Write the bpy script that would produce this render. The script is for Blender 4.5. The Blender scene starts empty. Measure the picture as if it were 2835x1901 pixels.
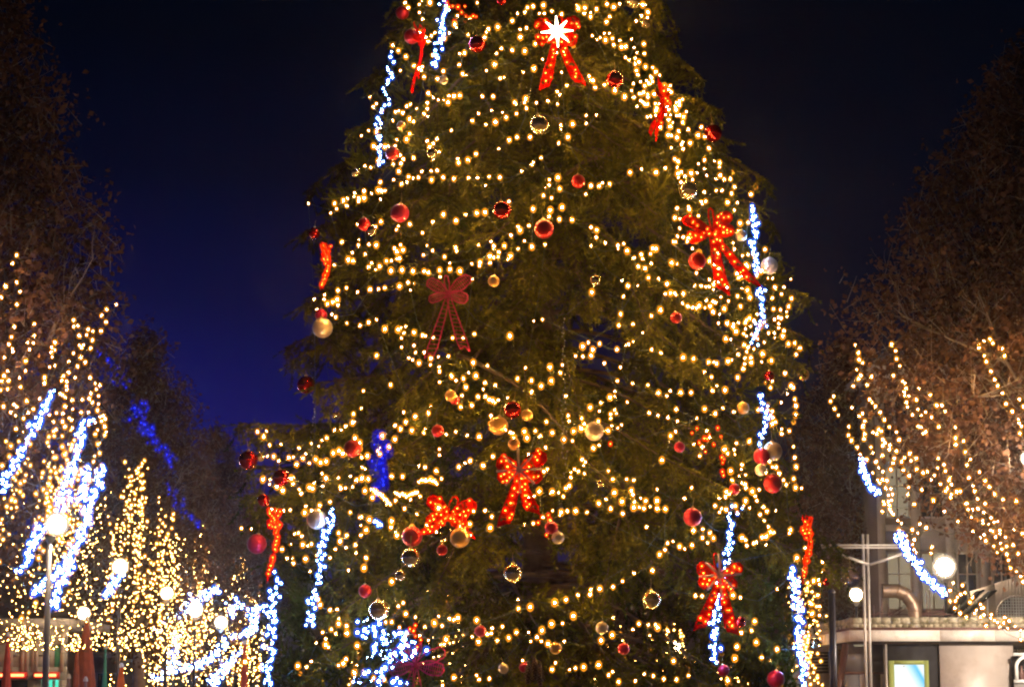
import bpy, bmesh, math, random
import numpy as np
from mathutils import Vector, Matrix, Euler

random.seed(7)
NR = np.random.RandomState(11)
SC = bpy.context.scene
COL = SC.collection
PI = math.pi

# ------------------------------------------------------------------ camera
FPX, CX, CY = 6150.0, 1417.5, 950.5
PITCH = math.atan(950.0 / FPX)
CAM = Vector((0, 0, 1.6))
cd = bpy.data.cameras.new('camera')
cam = bpy.data.objects.new('camera', cd)
COL.objects.link(cam)
cam.location = CAM
cam.rotation_euler = (PI / 2 + PITCH, 0, 0)
cd.sensor_width = 36
cd.lens = FPX / 2835 * 36
cd.clip_start = 0.5
cd.clip_end = 3000
SC.camera = cam

# ------------------------------------------------------------------ night sky
w = bpy.data.worlds.new('World')
SC.world = w
w.use_nodes = True
nt = w.node_tree
nt.nodes.clear()
out = nt.nodes.new('ShaderNodeOutputWorld')
bg = nt.nodes.new('ShaderNodeBackground')
tc = nt.nodes.new('ShaderNodeTexCoord')
sp = nt.nodes.new('ShaderNodeSeparateXYZ')
rp = nt.nodes.new('ShaderNodeValToRGB')
rp2 = nt.nodes.new('ShaderNodeValToRGB')
mx = nt.nodes.new('ShaderNodeMix'); mx.data_type = 'RGBA'
mr = nt.nodes.new('ShaderNodeMapRange')
nt.links.new(tc.outputs['Generated'], sp.inputs[0])
nt.links.new(sp.outputs['Z'], rp.inputs[0])
nt.links.new(sp.outputs['Z'], rp2.inputs[0])
def ramp(r, stops):
    e = r.color_ramp.elements
    while len(e) > 1: e.remove(e[-1])
    e[0].position, e[0].color = stops[0][0], (*stops[0][1], 1)
    for p, c in stops[1:]:
        n = e.new(p); n.color = (*c, 1)
# deep blue above the lit street on the left, nearly black to the right and overhead
ramp(rp, [(0.0, (0.010, 0.008, 0.16)), (0.11, (0.0025, 0.0040, 0.145)), (0.17, (0.0015, 0.0030, 0.050)), (0.225, (0.0006, 0.0020, 0.015)), (0.285, (0.0004, 0.0014, 0.0060)), (0.45, (0.0012, 0.002, 0.005)), (1.0, (0.0008, 0.0012, 0.003))])
ramp(rp2, [(0.0, (0.010, 0.007, 0.024)), (0.11, (0.004, 0.004, 0.016)), (0.17, (0.0014, 0.0026, 0.0115)), (0.225, (0.0009, 0.0022, 0.0085)), (0.285, (0.0007, 0.0018, 0.006)), (0.45, (0.0012, 0.002, 0.005)), (1.0, (0.0008, 0.0012, 0.003))])
nt.links.new(sp.outputs['X'], mr.inputs['Value'])
mr.inputs['From Min'].default_value = -0.16
mr.inputs['From Max'].default_value = 0.10
mr.interpolation_type = 'SMOOTHSTEP'
nt.links.new(mr.outputs[0], mx.inputs[0])
nt.links.new(rp.outputs[0], mx.inputs[6])
nt.links.new(rp2.outputs[0], mx.inputs[7])
nt.links.new(mx.outputs[2], bg.inputs['Color'])
bg.inputs['Strength'].default_value = 0.27
nt.links.new(bg.outputs[0], out.inputs[0])

SC.view_settings.view_transform = 'Standard'
SC.view_settings.look = 'None'
SC.view_settings.exposure = 1.6
SC.view_settings.gamma = 1.0
SC.view_settings.use_curve_mapping = False
SC.render.engine = 'CYCLES'
cy = SC.cycles
cy.use_denoising = True
try:
    cy.denoiser = 'OPENIMAGEDENOISE'
    cy.denoising_input_passes = 'RGB_ALBEDO_NORMAL'
    cy.denoising_prefilter = 'ACCURATE'
except Exception:
    pass
cy.use_light_tree = True
cy.max_bounces = 4
cy.diffuse_bounces = 1
cy.glossy_bounces = 2
cy.transmission_bounces = 3
cy.transparent_max_bounces = 12
cy.sample_clamp_indirect = 4.0
cy.sample_clamp_direct = 0.0
cy.caustics_reflective = False
cy.caustics_refractive = False
cy.pixel_filter_type = 'BLACKMAN_HARRIS'
cy.filter_width = 2.2
cy.use_adaptive_sampling = True
cy.adaptive_threshold = 0.02

# ------------------------------------------------------------------ helpers
CP, SP = math.cos(PITCH), math.sin(PITCH)
def ray(x, y):
    u = (x - CX) / FPX; v = (CY - y) / FPX
    return Vector((u, CP - v * SP, SP + v * CP))
def at(x, y, D):
    d = ray(x, y)
    return CAM + d * (D / d.y)

def new_obj(name, data, parent=None, kind=None):
    o = bpy.data.objects.new(name, data)
    COL.objects.link(o)
    if parent is not None: o.parent = parent
    if kind: o['kind'] = kind
    return o
def thing(name, label, cat, loc=(0, 0, 0), group=None):
    o = new_obj(name, None)
    o.empty_display_size = 0.1
    o.location = loc
    tag(o, label, cat, group)
    return o
def tag(o, label, cat, group=None):
    o['label'] = label; o['category'] = cat
    if group: o['group'] = group

def np_mesh(name, V, F, m=None, smooth=False):
    """V (n,3), F (k,3|4) -> mesh"""
    V = np.asarray(V, dtype=np.float32).reshape(-1, 3)
    me = bpy.data.meshes.new(name)
    groups = F if isinstance(F, list) else [F]
    groups = [np.asarray(g, dtype=np.int32) for g in groups if len(g)]
    nl = sum(g.size for g in groups); nf = sum(len(g) for g in groups)
    me.vertices.add(len(V)); me.vertices.foreach_set('co', V.ravel())
    me.loops.add(nl); me.polygons.add(nf)
    me.loops.foreach_set('vertex_index', np.concatenate([g.ravel() for g in groups]))
    ls = []; s = 0
    for g in groups:
        k = g.shape[1]
        ls.append(np.arange(len(g)) * k + s); s += g.size
    me.polygons.foreach_set('loop_start', np.concatenate(ls).astype(np.int32))
    if smooth: me.polygons.foreach_set('use_smooth', np.ones(nf, dtype=bool))
    me.update(calc_edges=True)
    me.validate()
    if m: me.materials.append(m)
    return me

class MB:
    """collects simple solids into one mesh"""
    def __init__(s): s.v = []; s.t = []; s.q = []
    def vert(s, p): s.v.append(tuple(p)); return len(s.v) - 1
    def box(s, x0, x1, y0, y1, z0, z1):
        b = len(s.v)
        for z in (z0, z1):
            s.v += [(x0, y0, z), (x1, y0, z), (x1, y1, z), (x0, y1, z)]
        s.q += [(b, b + 3, b + 2, b + 1), (b + 4, b + 5, b + 6, b + 7), (b, b + 1, b + 5, b + 4),
                (b + 1, b + 2, b + 6, b + 5), (b + 2, b + 3, b + 7, b + 6), (b + 3, b, b + 4, b + 7)]
        return s
    def tube(s, pts, rad, n=6, closed=False, cap=True):
        pts = [Vector(p) for p in pts]
        if not hasattr(rad, '__len__'): rad = [rad] * len(pts)
        rings = []
        up = None
        for i, p in enumerate(pts):
            if closed:
                d = pts[(i + 1) % len(pts)] - pts[i - 1]
            else:
                d = pts[min(i + 1, len(pts) - 1)] - pts[max(i - 1, 0)]
            if d.length < 1e-9: d = Vector((0, 0, 1))
            d.normalize()
            if up is None:
                up = Vector((0, 0, 1)) if abs(d.z) < .9 else Vector((1, 0, 0))
            a = d.cross(up)
            if a.length < 1e-4: a = d.cross(Vector((0, 1, 0.3)))
            a.normalize(); b = a.cross(d); up = b
            r0 = len(s.v)
            for k in range(n):
                t = 2 * PI * k / n
                s.v.append(tuple(p + (a * math.cos(t) + b * math.sin(t)) * rad[i]))
            rings.append(r0)
        m = len(rings)
        for i in range(m if closed else m - 1):
            r0, r1 = rings[i], rings[(i + 1) % m]
            for k in range(n):
                k2 = (k + 1) % n
                s.q.append((r0 + k, r0 + k2, r1 + k2, r1 + k))
        if cap and not closed:
            for r0, p, fl in ((rings[0], pts[0], 1), (rings[-1], pts[-1], 0)):
                c = s.vert(p)
                for k in range(n):
                    k2 = (k + 1) % n
                    s.t.append((c, r0 + k2, r0 + k) if fl else (c, r0 + k, r0 + k2))
        return s
    def lathe(s, prof, n=16, c=(0, 0, 0)):
        rings = []
        for r, z in prof:
            r0 = len(s.v)
            for k in range(n):
                t = 2 * PI * k / n
                s.v.append((c[0] + r * math.cos(t), c[1] + r * math.sin(t), c[2] + z))
            rings.append(r0)
        for a, b in zip(rings, rings[1:]):
            for k in range(n):
                k2 = (k + 1) % n
                s.q.append((a + k, a + k2, b + k2, b + k))
        return s
    def prism(s, poly, y0, y1):
        """poly in x,z, extruded along y"""
        b = len(s.v); n = len(poly)
        for y in (y0, y1):
            for x, z in poly: s.v.append((x, y, z))
        for k in range(n):
            k2 = (k + 1) % n
            s.q.append((b + k, b + k2, b + n + k2, b + n + k))
        for k in range(1, n - 1):
            s.t.append((b, b + k + 1, b + k)); s.t.append((b + n, b + n + k, b + n + k + 1))
        return s
    def mesh(s, name, m, smooth=False):
        return np_mesh(name, s.v, [s.t, s.q], m, smooth)
    def build(s, name, m, parent=None, kind=None, smooth=False, loc=None):
        o = new_obj(name, s.mesh(name, m, smooth), parent, kind)
        if loc: o.location = loc
        return o

def ico(sub, r=1.0):
    bm = bmesh.new(); bmesh.ops.create_icosphere(bm, subdivisions=sub, radius=r)
    V = np.array([v.co[:] for v in bm.verts]); F = np.array([[v.index for v in f.verts] for f in bm.faces])
    bm.free(); return V, F
def multi_ico(pts, rad, sub=1):
    V0, F0 = ico(sub)
    pts = np.asarray(pts); rad = np.asarray(rad)
    V = (V0[None] * rad[:, None, None] + pts[:, None]).reshape(-1, 3)
    F = (F0[None] + (np.arange(len(pts)) * len(V0))[:, None, None]).reshape(-1, 3)
    return V, F

# ------------------------------------------------------------------ materials
def mat(name, col, rough=.6, metal=0., var=.0, scale=4., bump=0., bscale=None, trans=0., rand=0., emis=None, es=0., coat=0., spec=None, dirt=None, dscale=1.5):
    m = bpy.data.materials.new(name); m.use_nodes = True
    n = m.node_tree; b = n.nodes['Principled BSDF']
    b.inputs['Base Color'].default_value = (*col, 1)
    b.inputs['Roughness'].default_value = rough
    b.inputs['Metallic'].default_value = metal
    b.inputs['Transmission Weight'].default_value = trans
    b.inputs['Coat Weight'].default_value = coat
    if spec is not None: b.inputs['Specular IOR Level'].default_value = spec
    if emis:
        b.inputs['Emission Color'].default_value = (*emis, 1)
        b.inputs['Emission Strength'].default_value = es
    last = None
    tcn = n.nodes.new('ShaderNodeTexCoord')
    if var > 0:
        nz = n.nodes.new('ShaderNodeTexNoise'); nz.inputs['Scale'].default_value = scale
        nz.inputs['Detail'].default_value = 5
        n.links.new(tcn.outputs['Object'], nz.inputs['Vector'])
        r = n.nodes.new('ShaderNodeValToRGB')
        r.color_ramp.elements[0].position = .3; r.color_ramp.elements[1].position = .7
        r.color_ramp.elements[0].color = (*[c * (1 - var) for c in col], 1)
        r.color_ramp.elements[1].color = (*[min(1, c * (1 + var)) for c in col], 1)
        n.links.new(nz.outputs['Fac'], r.inputs[0]); last = r.outputs[0]
    if dirt:
        nz = n.nodes.new('ShaderNodeTexNoise'); nz.inputs['Scale'].default_value = dscale
        nz.inputs['Detail'].default_value = 8; nz.inputs['Roughness'].default_value = .7
        n.links.new(tcn.outputs['Object'], nz.inputs['Vector'])
        r = n.nodes.new('ShaderNodeValToRGB')
        r.color_ramp.elements[0].position = .48; r.color_ramp.elements[1].position = .62
        n.links.new(nz.outputs['Fac'], r.inputs[0])
        mxn = n.nodes.new('ShaderNodeMix'); mxn.data_type = 'RGBA'
        n.links.new(r.outputs[0], mxn.inputs[0])
        if last: n.links.new(last, mxn.inputs[6])
        else: mxn.inputs[6].default_value = (*col, 1)
        mxn.inputs[7].default_value = (*dirt, 1)
        last = mxn.outputs[2]
    if rand > 0:
        oi = n.nodes.new('ShaderNodeObjectInfo')
        hs = n.nodes.new('ShaderNodeHueSaturation')
        mm = n.nodes.new('ShaderNodeMapRange')
        mm.inputs['To Min'].default_value = 1 - rand; mm.inputs['To Max'].default_value = 1 + rand
        n.links.new(oi.outputs['Random'], mm.inputs['Value'])
        n.links.new(mm.outputs[0], hs.inputs['Value'])
        if last: n.links.new(last, hs.inputs['Color'])
        else: hs.inputs['Color'].default_value = (*col, 1)
        last = hs.outputs[0]
    if last: n.links.new(last, b.inputs['Base Color'])
    if bump > 0:
        nz = n.nodes.new('ShaderNodeTexNoise'); nz.inputs['Scale'].default_value = bscale or scale * 4
        nz.inputs['Detail'].default_value = 4
        n.links.new(tcn.outputs['Object'], nz.inputs['Vector'])
        bp = n.nodes.new('ShaderNodeBump'); bp.inputs['Strength'].default_value = bump; bp.inputs['Distance'].default_value = .02
        n.links.new(nz.outputs['Fac'], bp.inputs['Height'])
        n.links.new(bp.outputs[0], b.inputs['Normal'])
    return m
def glow(name, col, s, vary=0.0):
    m = bpy.data.materials.new(name); m.use_nodes = True
    n = m.node_tree; n.nodes.clear()
    o = n.nodes.new('ShaderNodeOutputMaterial'); e = n.nodes.new('ShaderNodeEmission')
    e.inputs['Color'].default_value = (*col, 1); e.inputs['Strength'].default_value = s
    if vary:
        oi = n.nodes.new('ShaderNodeObjectInfo'); mm = n.nodes.new('ShaderNodeMapRange')
        mm.inputs['To Min'].default_value = s * (1 - vary); mm.inputs['To Max'].default_value = s * (1 + vary)
        n.links.new(oi.outputs['Random'], mm.inputs['Value']); n.links.new(mm.outputs[0], e.inputs['Strength'])
    n.links.new(e.outputs[0], o.inputs[0])
    return m
def leafmat(name, c1, c2, scale=3., trans=.25, rand=.25):
    m = bpy.data.materials.new(name); m.use_nodes = True
    n = m.node_tree; n.nodes.clear()
    o = n.nodes.new('ShaderNodeOutputMaterial')
    d = n.nodes.new('ShaderNodeBsdfDiffuse'); t = n.nodes.new('ShaderNodeBsdfTranslucent'); x = n.nodes.new('ShaderNodeMixShader')
    x.inputs[0].default_value = trans
    tcn = n.nodes.new('ShaderNodeTexCoord'); nz = n.nodes.new('ShaderNodeTexNoise'); nz.inputs['Scale'].default_value = scale
    nz.inputs['Detail'].default_value = 4
    r = n.nodes.new('ShaderNodeValToRGB')
    r.color_ramp.elements[0].position = .35; r.color_ramp.elements[1].position = .68
    r.color_ramp.elements[0].color = (*c1, 1); r.color_ramp.elements[1].color = (*c2, 1)
    oi = n.nodes.new('ShaderNodeObjectInfo'); hs = n.nodes.new('ShaderNodeHueSaturation'); mm = n.nodes.new('ShaderNodeMapRange')
    mm.inputs['To Min'].default_value = 1 - rand; mm.inputs['To Max'].default_value = 1 + rand
    n.links.new(tcn.outputs['Object'], nz.inputs['Vector']); n.links.new(nz.outputs['Fac'], r.inputs[0])
    n.links.new(oi.outputs['Random'], mm.inputs['Value']); n.links.new(mm.outputs[0], hs.inputs['Value']); n.links.new(r.outputs[0], hs.inputs['Color'])
    n.links.new(hs.outputs[0], d.inputs['Color']); n.links.new(hs.outputs[0], t.inputs['Color'])
    n.links.new(d.outputs[0], x.inputs[1]); n.links.new(t.outputs[0], x.inputs[2]); n.links.new(x.outputs[0], o.inputs[0])
    return m

WARM = (1.0, .53, .12)
EW, EB, ER, EG = 620., 150., 26., 60.
def shell(name, col, s, alpha):  # see-through emission skin, paints a soft halo round a light
    m = bpy.data.materials.new(name); m.use_nodes = True
    n = m.node_tree; n.nodes.clear()
    o = n.nodes.new('ShaderNodeOutputMaterial'); e = n.nodes.new('ShaderNodeEmission'); t = n.nodes.new('ShaderNodeBsdfTransparent'); x = n.nodes.new('ShaderNodeMixShader')
    x.inputs[0].default_value = alpha
    e.inputs['Color'].default_value = (*col, 1); e.inputs['Strength'].default_value = s
    n.links.new(t.outputs[0], x.inputs[1]); n.links.new(e.outputs[0], x.inputs[2]); n.links.new(x.outputs[0], o.inputs[0])
    try: m.cycles.emission_sampling = 'NONE'
    except Exception: pass
    return m
SH = dict(warm=shell('warm_halo_shell', (1., .31, .012), .62, .40), warm_far=shell('warm_halo_shell_far', (1., .33, .015), .6, .38), blue=shell('blue_halo_shell', (.05, .16, 1.), .40, .30),
          deepblue=shell('deep_blue_halo_shell', (.01, .01, 1.), .15, .18), lamp=shell('lamp_halo_shell', (1., .66, .34), .42, .42), lamp_hot=shell('hot_lamp_halo_shell', (1., .74, .50), .42, .42), lamp_cool=shell('cool_lamp_halo_shell', (1., .74, .50), .42, .42), redb=shell('red_halo_shell', (1., .03, .0), .45, .45))
M = dict(
    needles=leafmat('fir_needles', (.024, .034, .006), (.175, .160, .018), 2.8, .2, .5),  # natural tone noise, widened to put dark shaded pockets into the colour
    bark=mat('fir_bark', (.06, .035, .02), .9, var=.4, scale=9, bump=.5),
    warm=glow('warm_bulb', WARM, EW, .55),
    warm_far=glow('warm_bulb_far', (1., .50, .11), 75., .5),
    blue=glow('blue_bulb', (.16, .38, 1.0), EB, .5),
    deepblue=glow('deep_blue_bulb', (.02, .04, 1.0), 1.1, .5),
    redb=glow('red_bulb', (1., .12, .01), ER, .5),
    lamp_hot=glow('lamp_globe_hot', (1., .85, .68), EG * 5.),
    lamp=glow('lamp_globe', (1., .70, .36), EG * 1.9),
    lamp_cool=glow('lamp_globe_cool', (1., .80, .56), EG * 2.1),
    starlit=glow('lit_star', (1., .78, .42), 9.),
    dead=mat('unlit_bulb', (.6, .55, .45), .15, trans=.4),
    wire=mat('green_wire', (.02, .035, .02), .5),
    red_matte=mat('red_matte', (.44, .007, .007), .34, .55, rand=.2),
    red_gloss=mat('red_gloss', (.80, .018, .015), .10, .95, rand=.15),
    crimson=mat('crimson', (.45, .010, .05), .30, .5, rand=.2),
    pearl=mat('pearl', (.48, .37, .27), .28, .45, rand=.15, coat=.3),
    gold=mat('gold_ball', (.60, .32, .08), .28, .7, rand=.15),
    chrome=mat('mirror_glass', (.80, .62, .32), .17, .85),
    ghost=mat('smoky_glass', (.75, .6, .5), .12, 0, trans=.85),
    cap=mat('brass_cap', (.7, .5, .2), .35, .9),
    thread=mat('gold_thread', (.5, .33, .08), .6, .3),
    ribbon=mat('red_mesh_ribbon', (.60, .003, .001), .9, spec=0.0, var=.25, scale=30),
    ribbon_dull=mat('crimson_mesh_ribbon', (.55, .045, .13), .9, spec=0.0, var=.25, scale=30),
    startube=mat('pale_star_tube', (.75, .55, .45), .4),
    leaf_brown=leafmat('brown_leaves', (.080, .038, .022), (.20, .098, .055), .8, .3, .15),
    limb=mat('pale_limb_bark', (.24, .17, .11), .9, var=.45, scale=3, bump=.5),
)

# ================================================================== SETTING
M.update(
    paving=mat('square_paving', (.20, .17, .14), .75, var=.3, scale=.7, bump=.4, bscale=6),
    plaster=mat('warm_plaster', (.30, .24, .20), .85, var=.12, scale=1.2, dirt=(.20, .15, .12), dscale=.5, bump=.2),
    plaster2=mat('grey_plaster', (.34, .31, .29), .85, var=.12, scale=.9, dirt=(.2, .18, .16), dscale=.6, bump=.2),
    darkplaster=mat('brown_plaster', (.14, .10, .085), .9, var=.2, scale=.6),
    trim=mat('pale_trim', (.40, .33, .28), .7, var=.1, scale=3),
    darkglass=mat('dark_window_glass', (.02, .02, .025), .12, spec=.6),
    litglass=glow('lit_window', (1., .80, .52), .09),
    tealglass=glow('teal_shop_light', (.10, .85, .55), .35),
    tealcloth=mat('teal_cloth', (.06, .42, .30), .7, var=.2, scale=5),
    neon=glow('orange_red_neon', (1., .16, .05), 2.6),
    neonbox=mat('red_neon_box', (.6, .02, .01), .5),
    metal=mat('pale_painted_metal', (.50, .44, .40), .45, .4, var=.15, scale=6),
    dmetal=mat('dark_pole_paint', (.035, .03, .045), .4, .3, var=.2, scale=8),
    brown=mat('brown_column_paint', (.16, .075, .065), .5, .2, var=.2, scale=12),
    steel=mat('stainless_duct', (.30, .20, .14), .42, .6, var=.15, scale=6, bump=.1),
    mossy=mat('mossy_concrete', (.44, .37, .26), .95, var=.35, scale=9, dirt=(.10, .085, .03), dscale=4, bump=.7),
    fascia=mat('pink_fascia_panel', (.82, .73, .66), .5, var=.06, scale=2, dirt=(.66, .55, .47), dscale=2),
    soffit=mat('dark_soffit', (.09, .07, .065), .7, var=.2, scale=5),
    kglass=mat('kiosk_glass', (.16, .14, .14), .06, .0, spec=1.0),
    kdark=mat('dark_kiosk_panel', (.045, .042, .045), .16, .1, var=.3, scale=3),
    kpink=mat('pink_kiosk_panel', (.56, .47, .42), .5, .1, var=.12, scale=1.3, dirt=(.46, .37, .32), dscale=.8),
    green=mat('olive_screen_frame', (.30, .34, .10), .4),
    white=mat('white_gloss_paint', (.80, .80, .76), .3),
    orange=mat('orange_canvas', (.85, .17, .012), .8, var=.15, scale=6, bump=.2),
    rust=mat('rust_canvas', (.38, .085, .025), .85, var=.2, scale=6, bump=.2),
    coral=mat('coral_canvas', (.75, .10, .055), .8, var=.12, scale=6, bump=.2),
    mauve=mat('mauve_canvas', (.38, .27, .27), .85, var=.12, scale=6, bump=.2),
    solar=mat('solar_panel', (.012, .010, .012), .9, .0, spec=.1),
)

# screen picture: white sheet with a blue sweep and a small grey diamond mark
def screen_mat():
    m = bpy.data.materials.new('lit_screen'); m.use_nodes = True
    n = m.node_tree; n.nodes.clear()
    o = n.nodes.new('ShaderNodeOutputMaterial'); e = n.nodes.new('ShaderNodeEmission')
    t = n.nodes.new('ShaderNodeTexCoord'); s = n.nodes.new('ShaderNodeSeparateXYZ')
    g = n.nodes.new('ShaderNodeMath'); g.operation = 'MULTIPLY_ADD'
    g.inputs[1].default_value = .75
    n.links.new(t.outputs['Generated'], s.inputs[0])
    n.links.new(s.outputs['X'], g.inputs[0]); n.links.new(s.outputs['Z'], g.inputs[2])
    r = n.nodes.new('ShaderNodeValToRGB')
    e0 = r.color_ramp.elements
    e0[0].position = 1.22 / 1.75; e0[0].color = (.85, .97, .95, 1)
    e0[1].position = 1.52 / 1.75; e0[1].color = (.10, .52, .85, 1)
    a = e0.new(1.60 / 1.75); a.color = (.8, .92, .95, 1)
    dv = n.nodes.new('ShaderNodeMath'); dv.operation = 'DIVIDE'; dv.inputs[1].default_value = 1.75
    n.links.new(g.outputs[0], dv.inputs[0]); n.links.new(dv.outputs[0], r.inputs[0])
    n.links.new(r.outputs[0], e.inputs['Color']); e.inputs['Strength'].default_value = .42
    n.links.new(e.outputs[0], o.inputs[0])
    return m
M['screen'] = screen_mat()

# ground
g = MB()
g.v = [(-500, -60, 0), (500, -60, 0), (500, 1400, 0), (-500, 1400, 0)]; g.q = [(0, 1, 2, 3)]
g.build('ground', M['paving'], None, 'structure')

# ------------------------------------------------------------- street trees
def broad_tree(seed, H, base, R, nclump, leaf, peak=.42, lean=0.0, dens_out=.55):
    rs = np.random.RandomState(seed); rd = random.Random(seed)
    tk = MB(); lb = MB(); segs = []
    def prof(t):
        t = min(max(t, 0), 1)
        return R * (((t + .04) / peak) ** .55 if t < peak - .04 else max(0, (1 - t) / (1 - peak)) ** .62)
    pts = [Vector((0, 0, -.1)), Vector((.05, 0, 1.2)), Vector((lean * .4, .05, base)), Vector((lean, 0, base + (H - base) * .35)), Vector((lean, .1, base + (H - base) * .75)), Vector((lean, .1, H * .98))]
    tk.tube(pts, [.26, .21, .18, .12, .06, .015], 9)
    def branch(mb, p, d, L, r, lev):
        n = 4; q = [p.copy()]; dd = d.copy()
        for i in range(n):
            dd = (dd + Vector((rd.uniform(-.22, .22), rd.uniform(-.22, .22), rd.uniform(-.08, .2)))).normalized()
            q.append(q[-1] + dd * (L / n))
        mb.tube(q, [r * (1 - .75 * i / n) for i in range(n + 1)], 6 if lev < 2 else 3, cap=False)
        for i in range(1, n + 1): segs.append((q[i], dd))
        if lev < 3:
            k = 4 if lev < 2 else 3
            for _ in range(k):
                t = rd.uniform(.3, 1.0); i = min(n - 1, int(t * n)); a = q[i].lerp(q[i + 1], t * n - i)
                e = (dd + Vector((rd.gauss(0, .7), rd.gauss(0, .7), rd.gauss(.15, .5)))).normalized()
                branch(mb, a, e, L * rd.uniform(.4, .6), r * .45, lev + 1)
    for i in range(17):
        t = (i / 17) ** .9
        z = base * .82 + (H - base) * t * .85
        az = i * 2.4 + rd.uniform(-.3, .3)
        rr = prof((z - base) / (H - base) + .12)
        up = rd.uniform(.45, .9)
        d = Vector((math.cos(az), math.sin(az), up)).normalized()
        branch(lb, Vector((lean * min(1, z / (base + 1)), .03, z)), d, max(1.0, rr * .95), .10 * (1 - .6 * t), 0)
    # leaf clumps: leaves hanging on short twigs all through the crown
    tt = rs.rand(nclump * 3) ** .9
    keep = rs.rand(nclump * 3) < np.array([prof(t) / R for t in tt]) ** 1.3 + .05
    tt = tt[keep][:nclump]; n = len(tt)
    az = rs.rand(n) * 2 * PI
    # uneven outline: lobes
    lob = 1 + .13 * np.sin(az * 3 + tt * 9 + seed) + .10 * np.sin(az * 7 + tt * 23) + .07 * rs.randn(n)
    rad = np.array([prof(t) for t in tt]) * lob * (rs.rand(n) ** dens_out)
    C = np.stack([rad * np.cos(az) + lean, rad * np.sin(az), base + (H - base) * tt + rs.randn(n) * .15], 1)
    # drop clumps in some voids so the sky shows through
    ph = rs.rand(3) * 6
    void = np.sin(C[:, 0] * 2.3 + ph[0]) * np.sin(C[:, 1] * 2.1 + ph[1]) * np.sin(C[:, 2] * 1.9 + ph[2])
    C = C[void < .30]; n = len(C)
    for c in C[::2]:
        d = Vector((rs.randn() * .6, rs.randn() * .6, rs.rand() * .9 + .1)).normalized() * rs.uniform(.25, .6)
        p = Vector(c); tk_r = .008
        lb.tube([p - d, p + d * .5], [tk_r * 1.3, tk_r * .5], 3, cap=False)
    k = 8
    P = np.repeat(C, k, 0) + rs.randn(n * k, 3) * .17
    m_ = len(P)
    a = rs.randn(m_, 3); a[:, 2] -= .6; a /= np.linalg.norm(a, axis=1)[:, None]
    b = np.cross(a, rs.randn(m_, 3)); b /= np.linalg.norm(b, axis=1)[:, None] + 1e-9
    L = (leaf * rs.uniform(.6, 1.4, m_))[:, None]
    V = np.stack([P, P + a * L * .5 + b * L * .38, P + a * L, P + a * L * .5 - b * L * .38], 1).reshape(-1, 3)
    # fold the leaf a little along its spine
    nrm = np.cross(a, b) * L * .15
    V = V.reshape(-1, 4, 3); V[:, 1] += nrm; V[:, 3] += nrm; V = V.reshape(-1, 3)
    i0 = np.arange(m_) * 4
    F = np.concatenate([np.stack([i0, i0 + 1, i0 + 2], 1), np.stack([i0, i0 + 2, i0 + 3], 1)])
    crown = np_mesh('crown', V, F, M['leaf_brown'])
    return tk.mesh('trunk', M['limb'], True), lb.mesh('limbs', M['limb'], True), crown

TM = [broad_tree(3, 15.6, 3.0, 3.2, 6800, .115, .40), broad_tree(5, 13.2, 2.6, 2.7, 4500, .12, .42), broad_tree(9, 15.4, 4.0, 4.3, 9500, .12, .36)]
def street_tree(k, x, D, label, s=1.0, rz=0., g='street trees with brown leaves', dx=0):
    p = at(x, 1900, D)
    t = thing('street_tree', label, 'tree', (p.x + dx, D, 0), g)
    t.rotation_euler.z = rz; t.scale = (s, s, s)
    a, b, c = TM[k]
    new_obj('trunk', a, t); new_obj('limbs', b, t); o = new_obj('crown', c, t)
    return t
street_tree(0, -180, 40, 'tall brown-leaved street tree at the left edge, its crown cut off by the frame', 1.0, .4)
street_tree(1, 385, 72, 'dim bluish street tree behind the deep blue light curtain', 1.0, 1.1)
street_tree(1, 585, 100, 'street tree behind the orange parasols, wrapped in warm lights', 1.0, 2.6)
street_tree(1, 700, 132, 'farthest street tree of the left row, just left of the big fir', 1.0, 4.0)
street_tree(2, 2960, 46, 'large brown-leaved street tree at the right edge above the kiosk', 1.0, .9)
street_tree(1, 2365, 84, 'dark street tree with forked trunk behind the sign post, right of the fir', 1.12, .3)
street_tree(1, 2120, 120, 'faint street tree half hidden behind the right flank of the fir', 1.1, 2.2)
street_tree(1, 1160, 90, 'street tree seen only through gaps in the lower left of the fir', 1.0, 5.2)
street_tree(1, 1800, 95, 'street tree seen only through gaps in the lower right of the fir', 1.0, 3.2)

# ------------------------------------------------------------- buildings
def window(parent, x, z, w_, h, y, frame='trim', pane='darkglass', bars=True, depth=.12):
    """window set in a wall whose face is at local y; pane recessed"""
    f = MB(); t = .06 * max(1, w_)
    f.box(x - w_ / 2 - t, x - w_ / 2, y - .05, y + depth, z - t, z + h + t)
    f.box(x + w_ / 2, x + w_ / 2 + t, y - .05, y + depth, z - t, z + h + t)
    f.box(x - w_ / 2, x + w_ / 2, y - .05, y + depth, z + h, z + h + t)
    f.box(x - w_ / 2, x + w_ / 2, y - .09, y + depth, z - t, z)
    if bars:
        f.box(x - .025, x + .025, y + .002, y + .05, z, z + h)
        f.box(x - w_ / 2, x - .025, y + .004, y + .045, z + h * .62, z + h * .62 + .04)
        f.box(x + .025, x + w_ / 2, y + .004, y + .045, z + h * .62, z + h * .62 + .04)
    o = f.build('window', M[frame], parent)
    p = MB(); p.box(x - w_ / 2, x + w_ / 2, y + .055, y + .08, z, z + h)
    p.build('pane', M[pane], o)
    return o

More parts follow.
